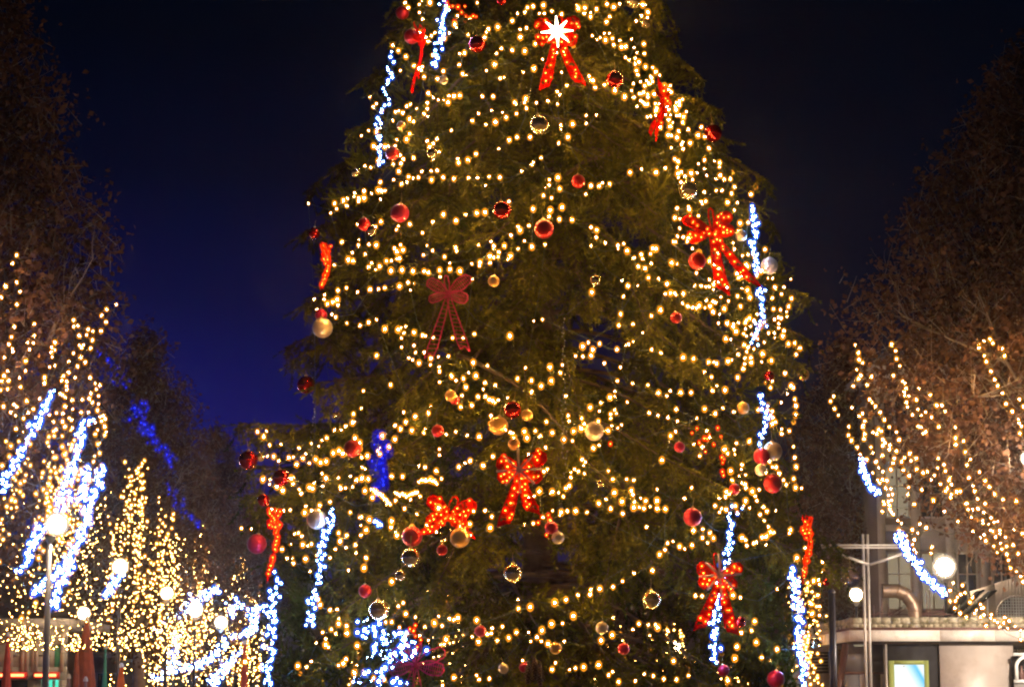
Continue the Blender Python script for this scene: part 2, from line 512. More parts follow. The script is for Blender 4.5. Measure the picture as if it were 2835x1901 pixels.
def wall_with_holes(x0, x1, z0, z1, y, th, holes):
    """front wall as boxes round rectangular openings (x0,x1,z0,z1) laid out on a grid"""
    mb = MB()
    zs = sorted({z0, z1, *[h[2] for h in holes], *[h[3] for h in holes]})
    for a, b in zip(zs, zs[1:]):
        zc = (a + b) / 2
        cut = sorted([(h[0], h[1]) for h in holes if h[2] < zc < h[3]])
        x = x0
        for c0, c1 in cut:
            if c0 > x: mb.box(x, c0, y, y + th, a, b)
            x = max(x, c1)
        if x < x1: mb.box(x, x1, y, y + th, a, b)
    return mb

# right-hand town house behind the kiosk
DB = 78.0
bx0 = at(2440, 1500, DB).x; bx1 = at(3100, 1500, DB).x
B = thing('town_house', 'pale plastered town house with tall windows behind the kiosk', 'building', (0, DB, 0))
BH = 12.6
holes = []; wins = []
nb = 7
step = (bx1 - bx0) / nb
for fl, (z, h) in enumerate(((1.0, 2.1), (4.3, 1.9), (7.5, 1.7), (10.3, 1.3))):
    for k in range(nb):
        xc = bx0 + step * (k + .5)
        w_ = .62 if k > 1 else .78
        holes.append((xc - w_ / 2 - .04, xc + w_ / 2 + .04, z - .04, z + h + .04)); wins.append((xc, z, w_, h, fl, k))
wall_with_holes(bx0, bx1, 0, BH, 0, .35, holes).build('wall', M['plaster'], B)
mb = MB(); mb.box(bx0, bx1, .4, 8, 0, BH - .01); mb.build('rear_wall', M['darkplaster'], B)
for xc, z, w_, h, fl, k in wins:
    window(B, xc, z, w_, h, 0, pane='litglass' if (k == 0 and fl in (1, 2)) or (k == 1 and fl == 1) else 'darkglass')
for k in range(nb + 1):
    x = bx0 + step * k
    mb = MB(); mb.box(x - .13, x + .13, -.14, -.002, 0, BH - .35)
    mb.box(x - .19, x + .19, -.18, -.142, BH - .75, BH - .35)
    mb.build('pilaster', M['trim'], B)
for z in (3.7, 7.0, 9.8):
    mb = MB()
    for k in range(nb):
        mb.box(bx0 + step * k + .14, bx0 + step * (k + 1) - .14, -.10, -.003, z, z + .22)
    mb.build('string_course', M['trim'], B)
mb = MB(); mb.box(bx0 - .3, bx1 + .3, -.5, -.002, BH - .33, BH); mb.box(bx0 - .4, bx1 + .4, -.62, 8.2, BH + .003, BH + .2)
mb.build('cornice', M['trim'], B)
mb = MB(); mb.prism([(bx0 - .3, BH + .21), (bx1 + .3, BH + .21), (bx1 - 2, BH + 2.3), (bx0 + 2, BH + 2.3)], 0, 8); mb.build('roof', M['soffit'], B)

# arched gateway with a lattice, right of the solar panels
p = at(2815, 1690, 66)
A = thing('arched_pavilion', 'pink arched pavilion front with white lattice fan, above the kiosk roof at right', 'pavilion', (p.x, 66, 0))
Rr = .62; zc = at(2815, 1705, 66).z
mb = MB()
n = 20
outer = [(-1.3, 0), (-1.3, zc + .75), (0, zc + 1.15), (1.3, zc + .75), (1.3, 0)]
# wall with round arch opening: strips between arc and outline
def arc(k): t = PI * k / n; return (-Rr * math.cos(t), zc + Rr * math.sin(t))
def top_z(x): return zc + 1.15 - abs(x) * .4 / 1.3
for y0, y1 in ((0, .3),):
    mb.box(-1.3, -Rr, y0, y1, 0, zc); mb.box(Rr, 1.3, y0, y1, 0, zc)
    mb.prism([(-1.3, zc), (-Rr, zc), (-Rr, top_z(-Rr)), (-1.3, top_z(-1.3))], y0, y1)
    mb.prism([(Rr, zc), (1.3, zc), (1.3, top_z(1.3)), (Rr, top_z(Rr))], y0, y1)
    for k in range(n):
        (xa, za), (xb, zb) = arc(k), arc(k + 1)
        mb.prism([(xa, za), (xb, zb), (xb, top_z(xb)), (xa, top_z(xa))], y0, y1)
mb.build('arch_wall', M['plaster'], A)
mb = MB()
for k in range(n):
    (xa, za), (xb, zb) = arc(k), arc(k + 1)
    mb.tube([(xa * .97, -.03, zc + (za - zc) * .97), (xb * .97, -.03, zc + (zb - zc) * .97)], .035, 5)
mb.build('arch_moulding', M['trim'], A)
for k in range(-7, 8):
    x = k * .08; h = math.sqrt(max(.0001, (Rr * .93) ** 2 - x * x))
    mb = MB(); mb.box(x - .012, x + .012, .05, .07, zc - 1.0, zc + h); mb.build('lattice_bar', M['white'], A)
for k in range(7):
    z = k * .085; h = math.sqrt(max(.0001, (Rr * .93) ** 2 - z * z))
    mb = MB(); mb.box(-h, h, .072, .09, zc + z, zc + z + .024); mb.build('lattice_bar', M['white'], A)

# grey shop front on the far left with red neon
DL = 60.0
def gx(x, y=1850, D=DL): return at(x, y, D).x
S = thing('shop_front', 'grey shop front with red neon strip and teal lit window, bottom left', 'shop', (0, DL, 0))
zt = at(60, 1735, DL).z
zn = at(60, 1868, DL).z
hs = [(gx(-60), gx(78), 0, zn - .12), (gx(112), gx(167), 0, zn - .12), (gx(148), gx(166), zn + .22, zn + .8)]
wall_with_holes(gx(-120), gx(180), 0, zt, 0, .3, hs).build('wall', M['plaster2'], S)
mb = MB(); mb.box(gx(-120) - .1, gx(180) + .1, -.35, 6, zt + .003, zt + .22); mb.build('cornice', M['plaster2'], S)
for xa, xb in ((-60, 78), (98, 167)):
    o = MB().box(gx(xa), gx(xb), -.25, -.02, zn - .09, zn + .09).build('neon_box', M['neonbox'], S)
    MB().tube([(gx(xa) + .05, -.30, zn), (gx(xb) - .05, -.30, zn)], .035, 8).build('neon_tube', M['neon'], o)
o = MB().box(gx(112), gx(167), .1, .15, 0, zn - .12).build('shop_window', M['tealglass'], S)
for x in (112, 130, 149, 166):
    MB().box(gx(x) - .03, gx(x) + .03, .03, .095, 0, zn - .13).build('mullion', M['trim'], o)
o = MB().box(gx(148), gx(166), .1, .15, zn + .22, zn + .8).build('upper_window', M['tealcloth'], S)
MB().box(gx(-60), gx(78), .1, .15, 0, zn - .12).build('dark_shop_window', M['darkglass'], S)
for x in (30, 62, 74, 92, 100, 172):
    MB().box(gx(x) - .05, gx(x) + .05, -.06, -.003, zn + .1, zt - .02).build('pilaster', M['trim'], S)
for z in (zn + .5, zn + .95):
    mb = MB()
    for xa, xb in ((31, 61), (101, 147)): mb.box(gx(xa) + .06, gx(xb) - .06, -.03, -.004, z, z + .05)
    mb.build('panel_joint', M['plaster2'], S)

# dim row of houses far behind the left trees
for k, (xa, xb, D, h, lab) in enumerate(((-160, 212, 130, 8.5, 'dim house behind the grey shop front at the far left'), (215, 520, 150, 9.5, 'dim brown house behind the orange parasols, left'), (525, 900, 175, 11, 'dim brown house in the far background just left of the fir'),
        (905, 1420, 185, 9, 'dim house in the far background behind the left half of the fir'), (1425, 1900, 185, 10, 'dim house in the far background behind the right half of the fir'), (1905, 2430, 160, 9, 'dim house in the background between fir and sign post'))):
    H_ = thing('row_house', lab, 'building', (0, D, 0), 'houses closing the far side of the square')
    x0, x1 = gx(xa, 1850, D), gx(xb, 1850, D)
    hs = []; ws = []
    nn = int((x1 - x0) / 2.6)
    for fl in range(3):
        for i in range(nn):
            xc = x0 + (x1 - x0) * (i + .5) / nn; z = .9 + fl * 3.0
            if z + 1.7 > h - .3: continue
            hs.append((xc - .55, xc + .55, z - .05, z + 1.65)); ws.append((xc, z, fl, i))
    wall_with_holes(x0, x1, 0, h, 0, .3, hs).build('wall', M['darkplaster' if k > 2 else 'plaster'], H_)
    for xc, z, fl, i in ws:
        window(H_, xc, z, 1.0, 1.6, 0, bars=False, pane='litglass' if (fl * 7 + i * 3 + k) % 9 == 0 else 'darkglass')
    MB().prism([(x0 - .3, h + .003), (x1 + .3, h + .003), (x1 - .8, h + 1.9), (x0 + .8, h + 1.9)], -.3, 7).build('roof', M['soffit'], H_)

# ------------------------------------------------------------- kiosk
DK = 55.0
def kx(x, y=1780, D=DK): return at(x, y, D).x
def kz(y, x=2500, D=DK): return at(x, y, D).z
K = thing('kiosk', 'flat-roofed pink kiosk with mossy parapet and lit screen, bottom right', 'kiosk', (0, DK, 0))
xl, xr = kx(2362), kx(3050)
yb = 8.5
z_top, z_p2, z_f0, z_f1, z_s = kz(1708), kz(1726), kz(1739), kz(1774), kz(1781)
# mossy coping stones along the parapet, each its own piece
nst = 26; rdk = random.Random(4)
for k in range(nst):
    a = xl + (xr - xl) * k / nst; b = xl + (xr - xl) * (k + 1) / nst
    j = rdk.uniform(-.012, .012)
    MB().box(a + .006, b - .006, -.02 + j, .42, z_p2 + .012, z_top + j).build('coping_stone', M['mossy'], K)
for k in range(11):
    a = .425 + (yb - .425) * k / 11; b = .425 + (yb - .425) * (k + 1) / 11
    MB().box(xl + rdk.uniform(-.01, .01), xl + .4, a + .006, b - .006, z_p2 + .012, z_top + rdk.uniform(-.012, .012)).build('coping_stone', M['mossy'], K)
nst = 40
for k in range(nst):
    a = xl + (xr - xl) * k / nst; b = xl + (xr - xl) * (k + 1) / nst
    MB().box(a + .005, b - .005, .02 + rdk.uniform(-.01, .01), .38, z_f0 + .03, z_p2 + rdk.uniform(-.008, .008)).build('parapet_block', M['mossy'], K)
MB().box(xl + .03, xl + .38, .39, yb, z_f0 + .03, z_p2).build('side_parapet', M['mossy'], K)
MB().box(xl - .04, xr, -.10, yb, z_f0 - .035, z_f0 + .026).build('roof_edge_strip', M['brown'], K)
fx = [xl - .09, kx(2600), kx(2752), xr]
for a, b in zip(fx, fx[1:]):
    MB().box(a + .004, b - .004, -.16, .02, z_f1, z_f0 - .04).build('fascia_panel', M['fascia'], K)
for k in range(4):
    a, b = .025 + 8.4 * k / 4, .025 + 8.4 * (k + 1) / 4
    MB().box(xl - .09, xl + .03, a + .004, b - .004, z_f1, z_f0 - .04).build('fascia_panel', M['fascia'], K)
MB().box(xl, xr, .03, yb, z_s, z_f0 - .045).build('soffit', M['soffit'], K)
# walls under the roof, recessed
yw = .9
xg0, xg1, xd1, xp1 = kx(2335, 1850, DK + yw), kx(2450, 1850, DK + yw), kx(2601, 1850, DK + .2), kx(2806, 1850, DK + .1)
MB().box(xg0, xg1 - .03, yw, yw + .05, kz(1858), z_s - .003).build('glass_panel', M['kglass'], K)
MB().box(xg0, xg1 - .03, yw - .03, yw + .08, kz(1864), kz(1858) - .003).build('transom', M['brown'], K)
for xa, xb, mm in ((2337, 2378, 'kglass'), (2380, 2402, 'kpink'), (2404, 2436, 'kglass'), (2438, 2447, 'metal')):
    MB().box(kx(xa, 1850, DK + yw), kx(xb, 1850, DK + yw), yw, yw + .05, 0, kz(1864) - .003).build('lower_panel', M[mm], K)
MB().tube([(kx(2455), .15, 0), (kx(2455), .15, z_s)], .03, 8).build('mullion', M['metal'], K)
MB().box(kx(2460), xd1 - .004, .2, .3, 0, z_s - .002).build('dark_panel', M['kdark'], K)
MB().box(xd1, xp1, .08, .26, 0, kz(1786)).build('pink_panel', M['kpink'], K)
MB().box(xd1, xp1, .12, .24, kz(1786) + .002, z_s - .003).build('panel_top_rail', M['soffit'], K)
# spot lamp under the soffit
MB().lathe([(0, 0), (.16, 0), (.18, .04), (.0, .05)], 16, (kx(2383, 1797, DK + .5), .5, z_s - .055)).build('soffit_lamp', M['litglass'], K)
# screen
sx0, sx1, sz1 = kx(2461), kx(2571), kz(1827)
F = MB()
F.box(sx0, sx0 + .13, .08, .19, 0, sz1).box(sx1 - .11, sx1, .08, .19, 0, sz1).box(sx0 + .13, sx1 - .11, .08, .19, sz1 - .10, sz1)
sf = F.build('screen_frame', M['green'], K)
MB().box(sx0 + .13, sx1 - .11, .12, .17, .4, sz1 - .10).build('screen', M['screen'], sf)
cxs, czs = kx(2505, 1843), kz(1843)
mb = MB(); mb.prism([(cxs - .028, czs), (cxs, czs - .028), (cxs + .028, czs), (cxs, czs + .028)], .112, .118); mb.build('diamond_mark', M['metal'], sf)
# left annexe with louvre
xa0 = kx(2180, 1850, DK + 3)
MB().box(xa0, kx(2322, 1850, DK + 3), 3, 3.2, 0, z_s - .003).build('side_wall', M['metal'], K)
Lv = thing('wall_vent', 'dark louvred wall vent on the pale wall beside the dark pole', 'vent', (kx(2272, 1835, DK + 2.9), DK + 2.9, kz(1860, 2272, DK + 2.9)))
lw = .20; lh = kz(1803, 2272, DK + 2.9) - kz(1860, 2272, DK + 2.9)
MB().box(-lw - .03, -lw, 0, .09, -.02, lh).box(lw, lw + .03, 0, .09, -.02, lh).box(-lw, lw, 0, .09, lh - .03, lh).box(-lw, lw, .06, .09, -.02, lh - .03).build('vent_frame', M['dmetal'], Lv)
for k in range(6):
    z = (k + .5) * lh / 6.4
    mb = MB(); mb.box(-lw + .01, lw - .01, 0, .05, z, z + .022); mb.build('slat', M['metal'], Lv)

# stall with white arch, right edge
T = thing('white_stall', 'white stall with arched opening at the right edge beside the pink panel', 'stall', (kx(2850, 1850, 54.6), 54.6, 0))
mb = MB()
w2 = kx(2850, 1850, 54.6) - kx(2808, 1850, 54.6)
zb2 = kz(1880, 2820, 54.6); za2 = kz(1845, 2820, 54.6); zt2 = kz(1806, 2820, 54.6)
for r_, n_ in ((w2 * .86, 'arch_rim'),):
    pts = [(-r_, -.02, zb2)] + [(-r_ * math.cos(PI * k / 16), -.02, za2 + (kz(1815, 2820, 54.6) - za2) * math.sin(PI * k / 16)) for k in range(17)] + [(r_, -.02, zb2)]
    MB().tube(pts, .045, 6).build(n_, M['white'], T)
MB().box(-w2, w2, 0, .12, zt2 - .07, zt2).build('top_board', M['white'], T)
MB().box(-w2, w2, -.03, .12, zb2 - .08, zb2).build('shelf_board', M['white'], T)
MB().box(-w2, w2, .3, .35, 0, zt2 - .075).build('back_board', M['kdark'], T)
MB().box(-w2, w2, .02, .1, 0, zb2 - .09).build('lower_board', M['plaster2'], T)
bt = thing('wine_bottle', 'brown bottle standing under the white arch of the stall', 'bottle', (kx(2829, 1860, 54.7), 54.72, zb2))
MB().lathe([(0, 0), (.055, 0), (.06, .02), (.06, .17), (.022, .26), (.02, .34), (0, .34)], 12).build('glass', M['brown'], bt, smooth=True)

# ventilation elbow on the kiosk roof
E = thing('duct_elbow', 'bent brown steel ventilation duct on the kiosk roof', 'duct', (kx(2533, 1700, DK + 1), DK + 1, z_top - .3))
o0 = E.location
def kp(x, y, D=DK + 1): p = at(x, y, D); return (p.x - o0.x, 0, p.z - o0.z)
path = [kp(2533, 1720), kp(2533, 1690), kp(2526, 1668), kp(2508, 1645), kp(2484, 1635), kp(2444, 1635)]
rr = (at(2533, 1690, DK + 1).x - at(2514, 1690, DK + 1).x)
for i, (a, b) in enumerate(zip(path, path[1:])):
    a, b = Vector(a), Vector(b); dd = (b - a).normalized()
    mb = MB(); mb.tube([a - dd * .02, b + dd * .02], rr, 24, cap=False)
    mb.build('duct_section', M['steel'], E, smooth=True)
    MB().tube([b - dd * .015, b + dd * .02], rr + .012, 24, cap=True).build('seam_ring', M['steel'], E, smooth=False)
MB().tube([Vector(path[-1]) + Vector((-.025, 0, 0)), Vector(path[-1]) + Vector((-.01, 0, 0))], rr * .93, 24).build('dark_mouth', M['soffit'], E)

# roof-top lattice, solar panels
R_ = thing('roof_railing', 'thin wire railing and braces on the kiosk roof behind the duct', 'railing', (0, DK + 1.6, z_top))
zr = z_top
for x in (2420, 2442, 2462, 2490, 2548, 2567, 2575, 2612):
    a = kx(x, 1700, DK + 1.6); MB().tube([(a, 0, -.3), (a, 0, .75 if x in (2548, 2567, 2575, 2442) else .35)], .012, 5).build('upright', M['brown'], R_)
for (x0, y0, x1, y1) in ((2420, 1704, 2445, 1685), (2455, 1702, 2495, 1680), (2465, 1702, 2505, 1675), (2480, 1702, 2510, 1680), (2545, 1698, 2615, 1690), (2545, 1703, 2620, 1697), (2378, 1700, 2640, 1700)):
    a, b = at(x0, y0, DK + 1.6), at(x1, y1, DK + 1.6)
    MB().tube([(a.x, 0, a.z - zr), (b.x, 0, b.z - zr)], .014, 5).build('brace', M['brown'], R_)
for k, (xa, ya, xb, yb_, lab) in enumerate(((2622, 1706, 2662, 1652, 'left slanted black roof panel on the kiosk'), (2648, 1700, 2716, 1636, 'middle slanted black roof panel on the kiosk'), (2668, 1704, 2750, 1637, 'right slanted black roof panel on the kiosk'))):
    pa, pb = at(xa, ya, DK + 3), at(xb, yb_, DK + 3)
    so = thing('roof_panel', lab, 'panel', (pa.x, DK + 3, pa.z), 'slanted black panels on the kiosk roof')
    d = pb - pa
    mb = MB(); nrm = Vector((-d.z, 0, d.x)).normalized() * .04
    mb.prism([(0, 0), (d.x, d.z), (d.x + nrm.x, d.z + nrm.z), (nrm.x, nrm.z)], -.5, .5)
    mb.build('panel', M['solar'], so)
    MB().tube([(d.x * .8, 0, d.z * .8 - .03), (d.x * .8, 0, -.35)], .02, 5).build('strut', M['metal'], so)

# sign post with double crossbar
p0 = at(2405, 1900, 54)
Q = thing('bracket_post', 'pale steel post with crossbar and two raking braces beside the duct', 'post', (p0.x, 54, 0))
def q(x, y): p = at(x, y, 54); return Vector((p.x - p0.x, 0, p.z))
for dx in (-.055, .055):
    MB().tube([(dx, 0, 0), (dx, 0, q(2405, 1478).z)], .036, 8).build('upright', M['metal'], Q)
for y in (1508, 1515):
    a, b = q(2262, y), q(2500, y)
    mb = MB(); mb.box(a.x, b.x, -.05, .0, a.z - .022, a.z + .018); mb.build('crossbar', M['metal'], Q)
for (x0, y0, x1, y1) in ((2404, 1562, 2330, 1536), (2408, 1562, 2498, 1532)):
    mb = MB(); mb.tube([q(x0, y0) + Vector((0, -.05, 0)), q(x1, y1) + Vector((0, -.05, 0))], .042, 6); mb.build('brace', M['metal'], Q)

# dark pole and raking column
p0 = at(2308, 1900, 49)
Q = thing('dark_pole', 'thick dark pole standing right of the fir in front of the kiosk', 'pole', (p0.x, 49, 0))
MB().tube([(0, 0, 0), (0, 0, at(2302, 1640, 49).z)], [.082, .076], 14).build('shaft', M['dmetal'], Q, smooth=True)
MB().lathe([(.0, 0), (.15, 0), (.15, .25), (.09, .32), (.085, .33)], 14).build('base_sleeve', M['dmetal'], Q)
MB().lathe([(.08, 0), (.085, .03), (.04, .09), (0, .1)], 14, (0, 0, at(2302, 1640, 49).z)).build('pole_cap', M['dmetal'], Q)
pa, pb = at(2325, 1901, 54.6), at(2340, 1781, 54.6)
Q = thing('leaning_column', 'brown round column leaning slightly under the kiosk roof corner', 'column', (pa.x - (pb.x - pa.x) * pa.z / (pb.z - pa.z), 54.6, 0))
tx = pb.x - Q.location.x
MB().tube([(0, 0, 0), (tx, 0, z_s - .01)], .085, 16).build('shaft', M['brown'], Q, smooth=True)
MB().lathe([(0, 0), (.15, 0), (.15, .03), (0, .03)], 14).build('foot_plate', M['dmetal'], Q)

# ------------------------------------------------------------- street lamps
def lamp(x, y, D, r, label, m='lamp', side=0.0, polex=None):
    p = at(x, y, D)
    bx = at(polex, 1850, D).x if polex is not None else p.x + side
    L = thing('street_lamp', label, 'street lamp', (bx, D, 0), 'globe street lamps of the square')
    zt = p.z
    MB().tube([(0, 0, 0), (0, 0, 2.0), (0, 0, zt + (.35 if abs(bx - p.x) > .2 else -r))], [.07, .05, .035], 10).build('pole', M['metal' if polex else 'dmetal'], L, smooth=True)
    MB().lathe([(0, 0), (.16, 0), (.14, .18), (.09, .5), (0, .5)], 12).build('pole_base', M['metal'], L)
    dx = p.x - bx
    if abs(dx) > .2:
        MB().tube([(0, 0, zt + .35), (dx * .5, 0, zt + .45), (dx, 0, zt + .3), (dx, 0, zt + r)], .025, 6).build('arm', M['metal'], L)
        MB().lathe([(r * .7, 0), (r * .75, .03), (.03, .1)], 14, (dx, 0, zt + r * .95)).build('hood', M['metal'], L)
    else:
        MB().lathe([(.03, -.12), (.08, -.04), (r * .5, .0)], 12, (0, 0, zt - r)).build('collar', M['metal'], L)
    V, F = ico(3, r)
    o = new_obj('globe', np_mesh('globe', V + np.array([dx, 0, zt]), F, SH[m], True), L)  # outer skin glows faintly to paint a halo round the lamp
    V, F = ico(3, r * .72)
    new_obj('light_source', np_mesh('light_source', V + np.array([dx, 0, zt]), F, M[m], True), o)
    return L
lamp(157, 1450, 34.5, .19, 'largest blazing globe lamp on the far left among blue icicle lights', 'lamp_cool', polex=127)
lamp(333, 1568, 58, .24, 'bright globe lamp left, right of the largest lamp', 'lamp')
lamp(232, 1697, 57, .19, 'small lamp low between the orange parasols and the shop', 'lamp')
lamp(462, 1641, 60, .20, 'lamp above the blue curtain in the middle of the left row', 'lamp')
lamp(540, 1687, 76, .29, 'white lamp glowing among blue-white lights left of the fir', 'lamp_cool')
lamp(612, 1722, 80, .26, 'farthest lamp of the left row before the fir', 'lamp_cool')
lamp(2615, 1568, 66, .36, 'large blazing globe lamp above the kiosk roof, centre of the right side', 'lamp_cool')
lamp(2370, 1645, 68, .24, 'smaller yellow globe lamp left of the bracket post', 'lamp')
lamp(2846, 1268, 42, .15, 'high lamp cut by the right frame edge under the brown tree', 'lamp_hot')
lamp(3010, 1560, 49.5, .52, 'added lamp just beyond the right frame edge, put in to light the kiosk front', 'lamp_hot')  # unseen lamp, added to brighten the kiosk front
lamp(1110, 1762, 75, .26, 'cool white lamp seen through the lower left of the fir', 'lamp_cool')
lamp(1870, 1790, 70, .2, 'lamp seen through the lower right gaps of the fir', 'lamp')

# ------------------------------------------------------------- closed parasols
def parasol(x, ytop, D, wpx, m, label, cat='parasol', g='closed cafe parasols by the shop front'):
    p = at(x, ytop, D); r = at(x + wpx / 2, 1890, D).x - at(x, 1890, D).x
    P_ = thing('closed_parasol', label, cat, (p.x, D, 0), g)
    H = p.z
    MB().tube([(0, 0, 0), (0, 0, H + .04)], .025, 8).build('pole', M['metal'], P_)
    MB().lathe([(0, 0), (.28, 0), (.28, .06), (.05, .09)], 14).build('foot', M['dmetal'], P_)
    mb = MB(); nn = 32; rings = 9
    z0 = .75
    for i in range(rings):
        t = i / (rings - 1); z = z0 + (H - z0) * t
        base_r = r * (1 - t) ** .55 * (1.0 if t > .12 else .8 + t * 1.6)
        for k in range(nn):
            a = 2 * PI * k / nn
            rr_ = max(.03, base_r * (1 + .22 * math.cos(a * 8) * (1 - t)))
            mb.v.append((rr_ * math.cos(a), rr_ * math.sin(a), z))
    for i in range(rings - 1):
        for k in range(nn):
            k2 = (k + 1) % nn
            mb.q.append((i * nn + k, i * nn + k2, (i + 1) * nn + k2, (i + 1) * nn + k))
    mb.build('canopy', M[m], P_, smooth=True)
    MB().lathe([(.05, 0), (.045, .05), (.02, .1), (0, .1)], 10, (0, 0, H)).build('finial', M['white'], P_)
parasol(22, 1760, 50, 34, 'coral', 'coral red closed parasol at the far left edge')
parasol(240, 1715, 52, 70, 'rust', 'widest rust-orange closed parasol with teal top behind the lights')
parasol(214, 1775, 50, 26, 'rust', 'narrow rust-orange closed parasol left of the widest one')
parasol(336, 1846, 48, 44, 'orange', 'bright orange closed parasol in front')
parasol(190, 1877, 46, 30, 'mauve', 'mauve closed parasol with rounded top, left of its twin')
parasol(237, 1885, 46, 26, 'mauve', 'lower mauve closed parasol, right of its twin')
parasol(242, 1722, 55, 14, 'tealcloth', 'slim teal closed parasol behind the rust-orange ones')
parasol(292, 1795, 55, 18, 'tealcloth', 'teal and white closed parasol left of the bright orange one')
parasol(678, 1782, 50, 26, 'coral', 'coral closed parasol just left of the fir at the bottom')

# ------------------------------------------------------------- the near side of the square, mirrored in the baubles
for k, (x, y) in enumerate(((-14, -24), (-5, -27), (6, -25), (15, -22))):
    L = lamp(1417, 1700, 20, .22, ('lamp at the near end of the square behind the viewer, far left', 'lamp behind the viewer, left of the middle', 'lamp behind the viewer, right of the middle', 'lamp behind the viewer, far right')[k], 'lamp_cool')
    L.location = (x, y, 0)
N_ = thing('near_house', 'pale house on the near side of the square behind the viewer, mirrored in baubles', 'building', (0, -40, 0))
hs = []; ws = []
for fl in range(3):
    for i in range(12):
        xc = -27 + i * 4.9; z = .9 + fl * 3.2
        hs.append((xc - .6, xc + .6, z - .05, z + 1.75)); ws.append((xc, z, fl, i))
wall_with_holes(-30, 30, 0, 10.5, 0, .3, hs).build('wall', M['plaster'], N_)
for xc, z, fl, i in ws: window(N_, xc, z, 1.1, 1.7, 0, bars=False, pane='litglass' if (fl + i * 2) % 3 == 0 else 'darkglass')
N_.rotation_euler.z = PI

# ------------------------------------------------------------- night air: thin haze round everything
hz = MB(); hz.box(-260, 260, -60, 260, -1.0, 24)
hm = bpy.data.materials.new('haze'); hm.use_nodes = True
hm.node_tree.nodes.clear()
ho = hm.node_tree.nodes.new('ShaderNodeOutputMaterial'); hv = hm.node_tree.nodes.new('ShaderNodeVolumePrincipled')
hv.inputs['Color'].default_value = (.9, .88, .86, 1); hv.inputs['Density'].default_value = .0004; hv.inputs['Anisotropy'].default_value = .93
hm.node_tree.links.new(hv.outputs[0], ho.inputs['Volume'])
hz.build('haze', hm, None, 'stuff')

# ================================================================== THE FIR
DF = 25.0
AX = at(1490, 950, DF).x
def prof_tab(pts, sign):
    z = []; r = []
    for y, x in pts:
        p = at(x, y, DF); z.append(p.z); r.append(sign * (p.x - AX))
    z = np.array(z)[::-1]; r = np.array(r)[::-1]
    return np.concatenate([[0.3], z, [11.5, 13.6]]), np.concatenate([[2.7], r, [.95, .05]])
ZL, RL = prof_tab([(0, 1100), (150, 1078), (250, 1035), (400, 985), (520, 905), (650, 875), (800, 855), (900, 872), (1000, 915), (1100, 945), (1180, 950), (1240, 890), (1300, 745), (1380, 715), (1500, 735), (1700, 755), (1895, 740)], -1)
ZR, RR = prof_tab([(0, 1825), (150, 1840), (230, 1915), (350, 1980), (450, 2005), (520, 2075), (650, 2125), (800, 2190), (950, 2215), (1050, 2180), (1150, 2150), (1300, 2190), (1450, 2230), (1600, 2250), (1750, 2230), (1895, 2180)], 1)
def renv(z, az):
    c = math.cos(az)
    a = float(np.interp(z, ZL, RL)); b = float(np.interp(z, ZR, RR))
    s = b if c > 0 else a
    return (a + b) / 2 * (1 - c * c) + s * c * c
def on_fir(x, y, off=.03):
    """point where the sight line to (x,y) first meets the tree's outer surface (or passes nearest to it)"""
    d = ray(x, y)
    best = None
    D = 20.5
    while D < 26.0:
        p = CAM + d * (D / d.y)
        dx, dy = p.x - AX, p.y - DF
        r = math.hypot(dx, dy)
        e = r - renv(p.z, math.atan2(dy, dx)) - off
        if e <= 0: return p
        if best is None or e < best[0] - 1e-6: best = (e, p)
        D += .05
    return best[1]

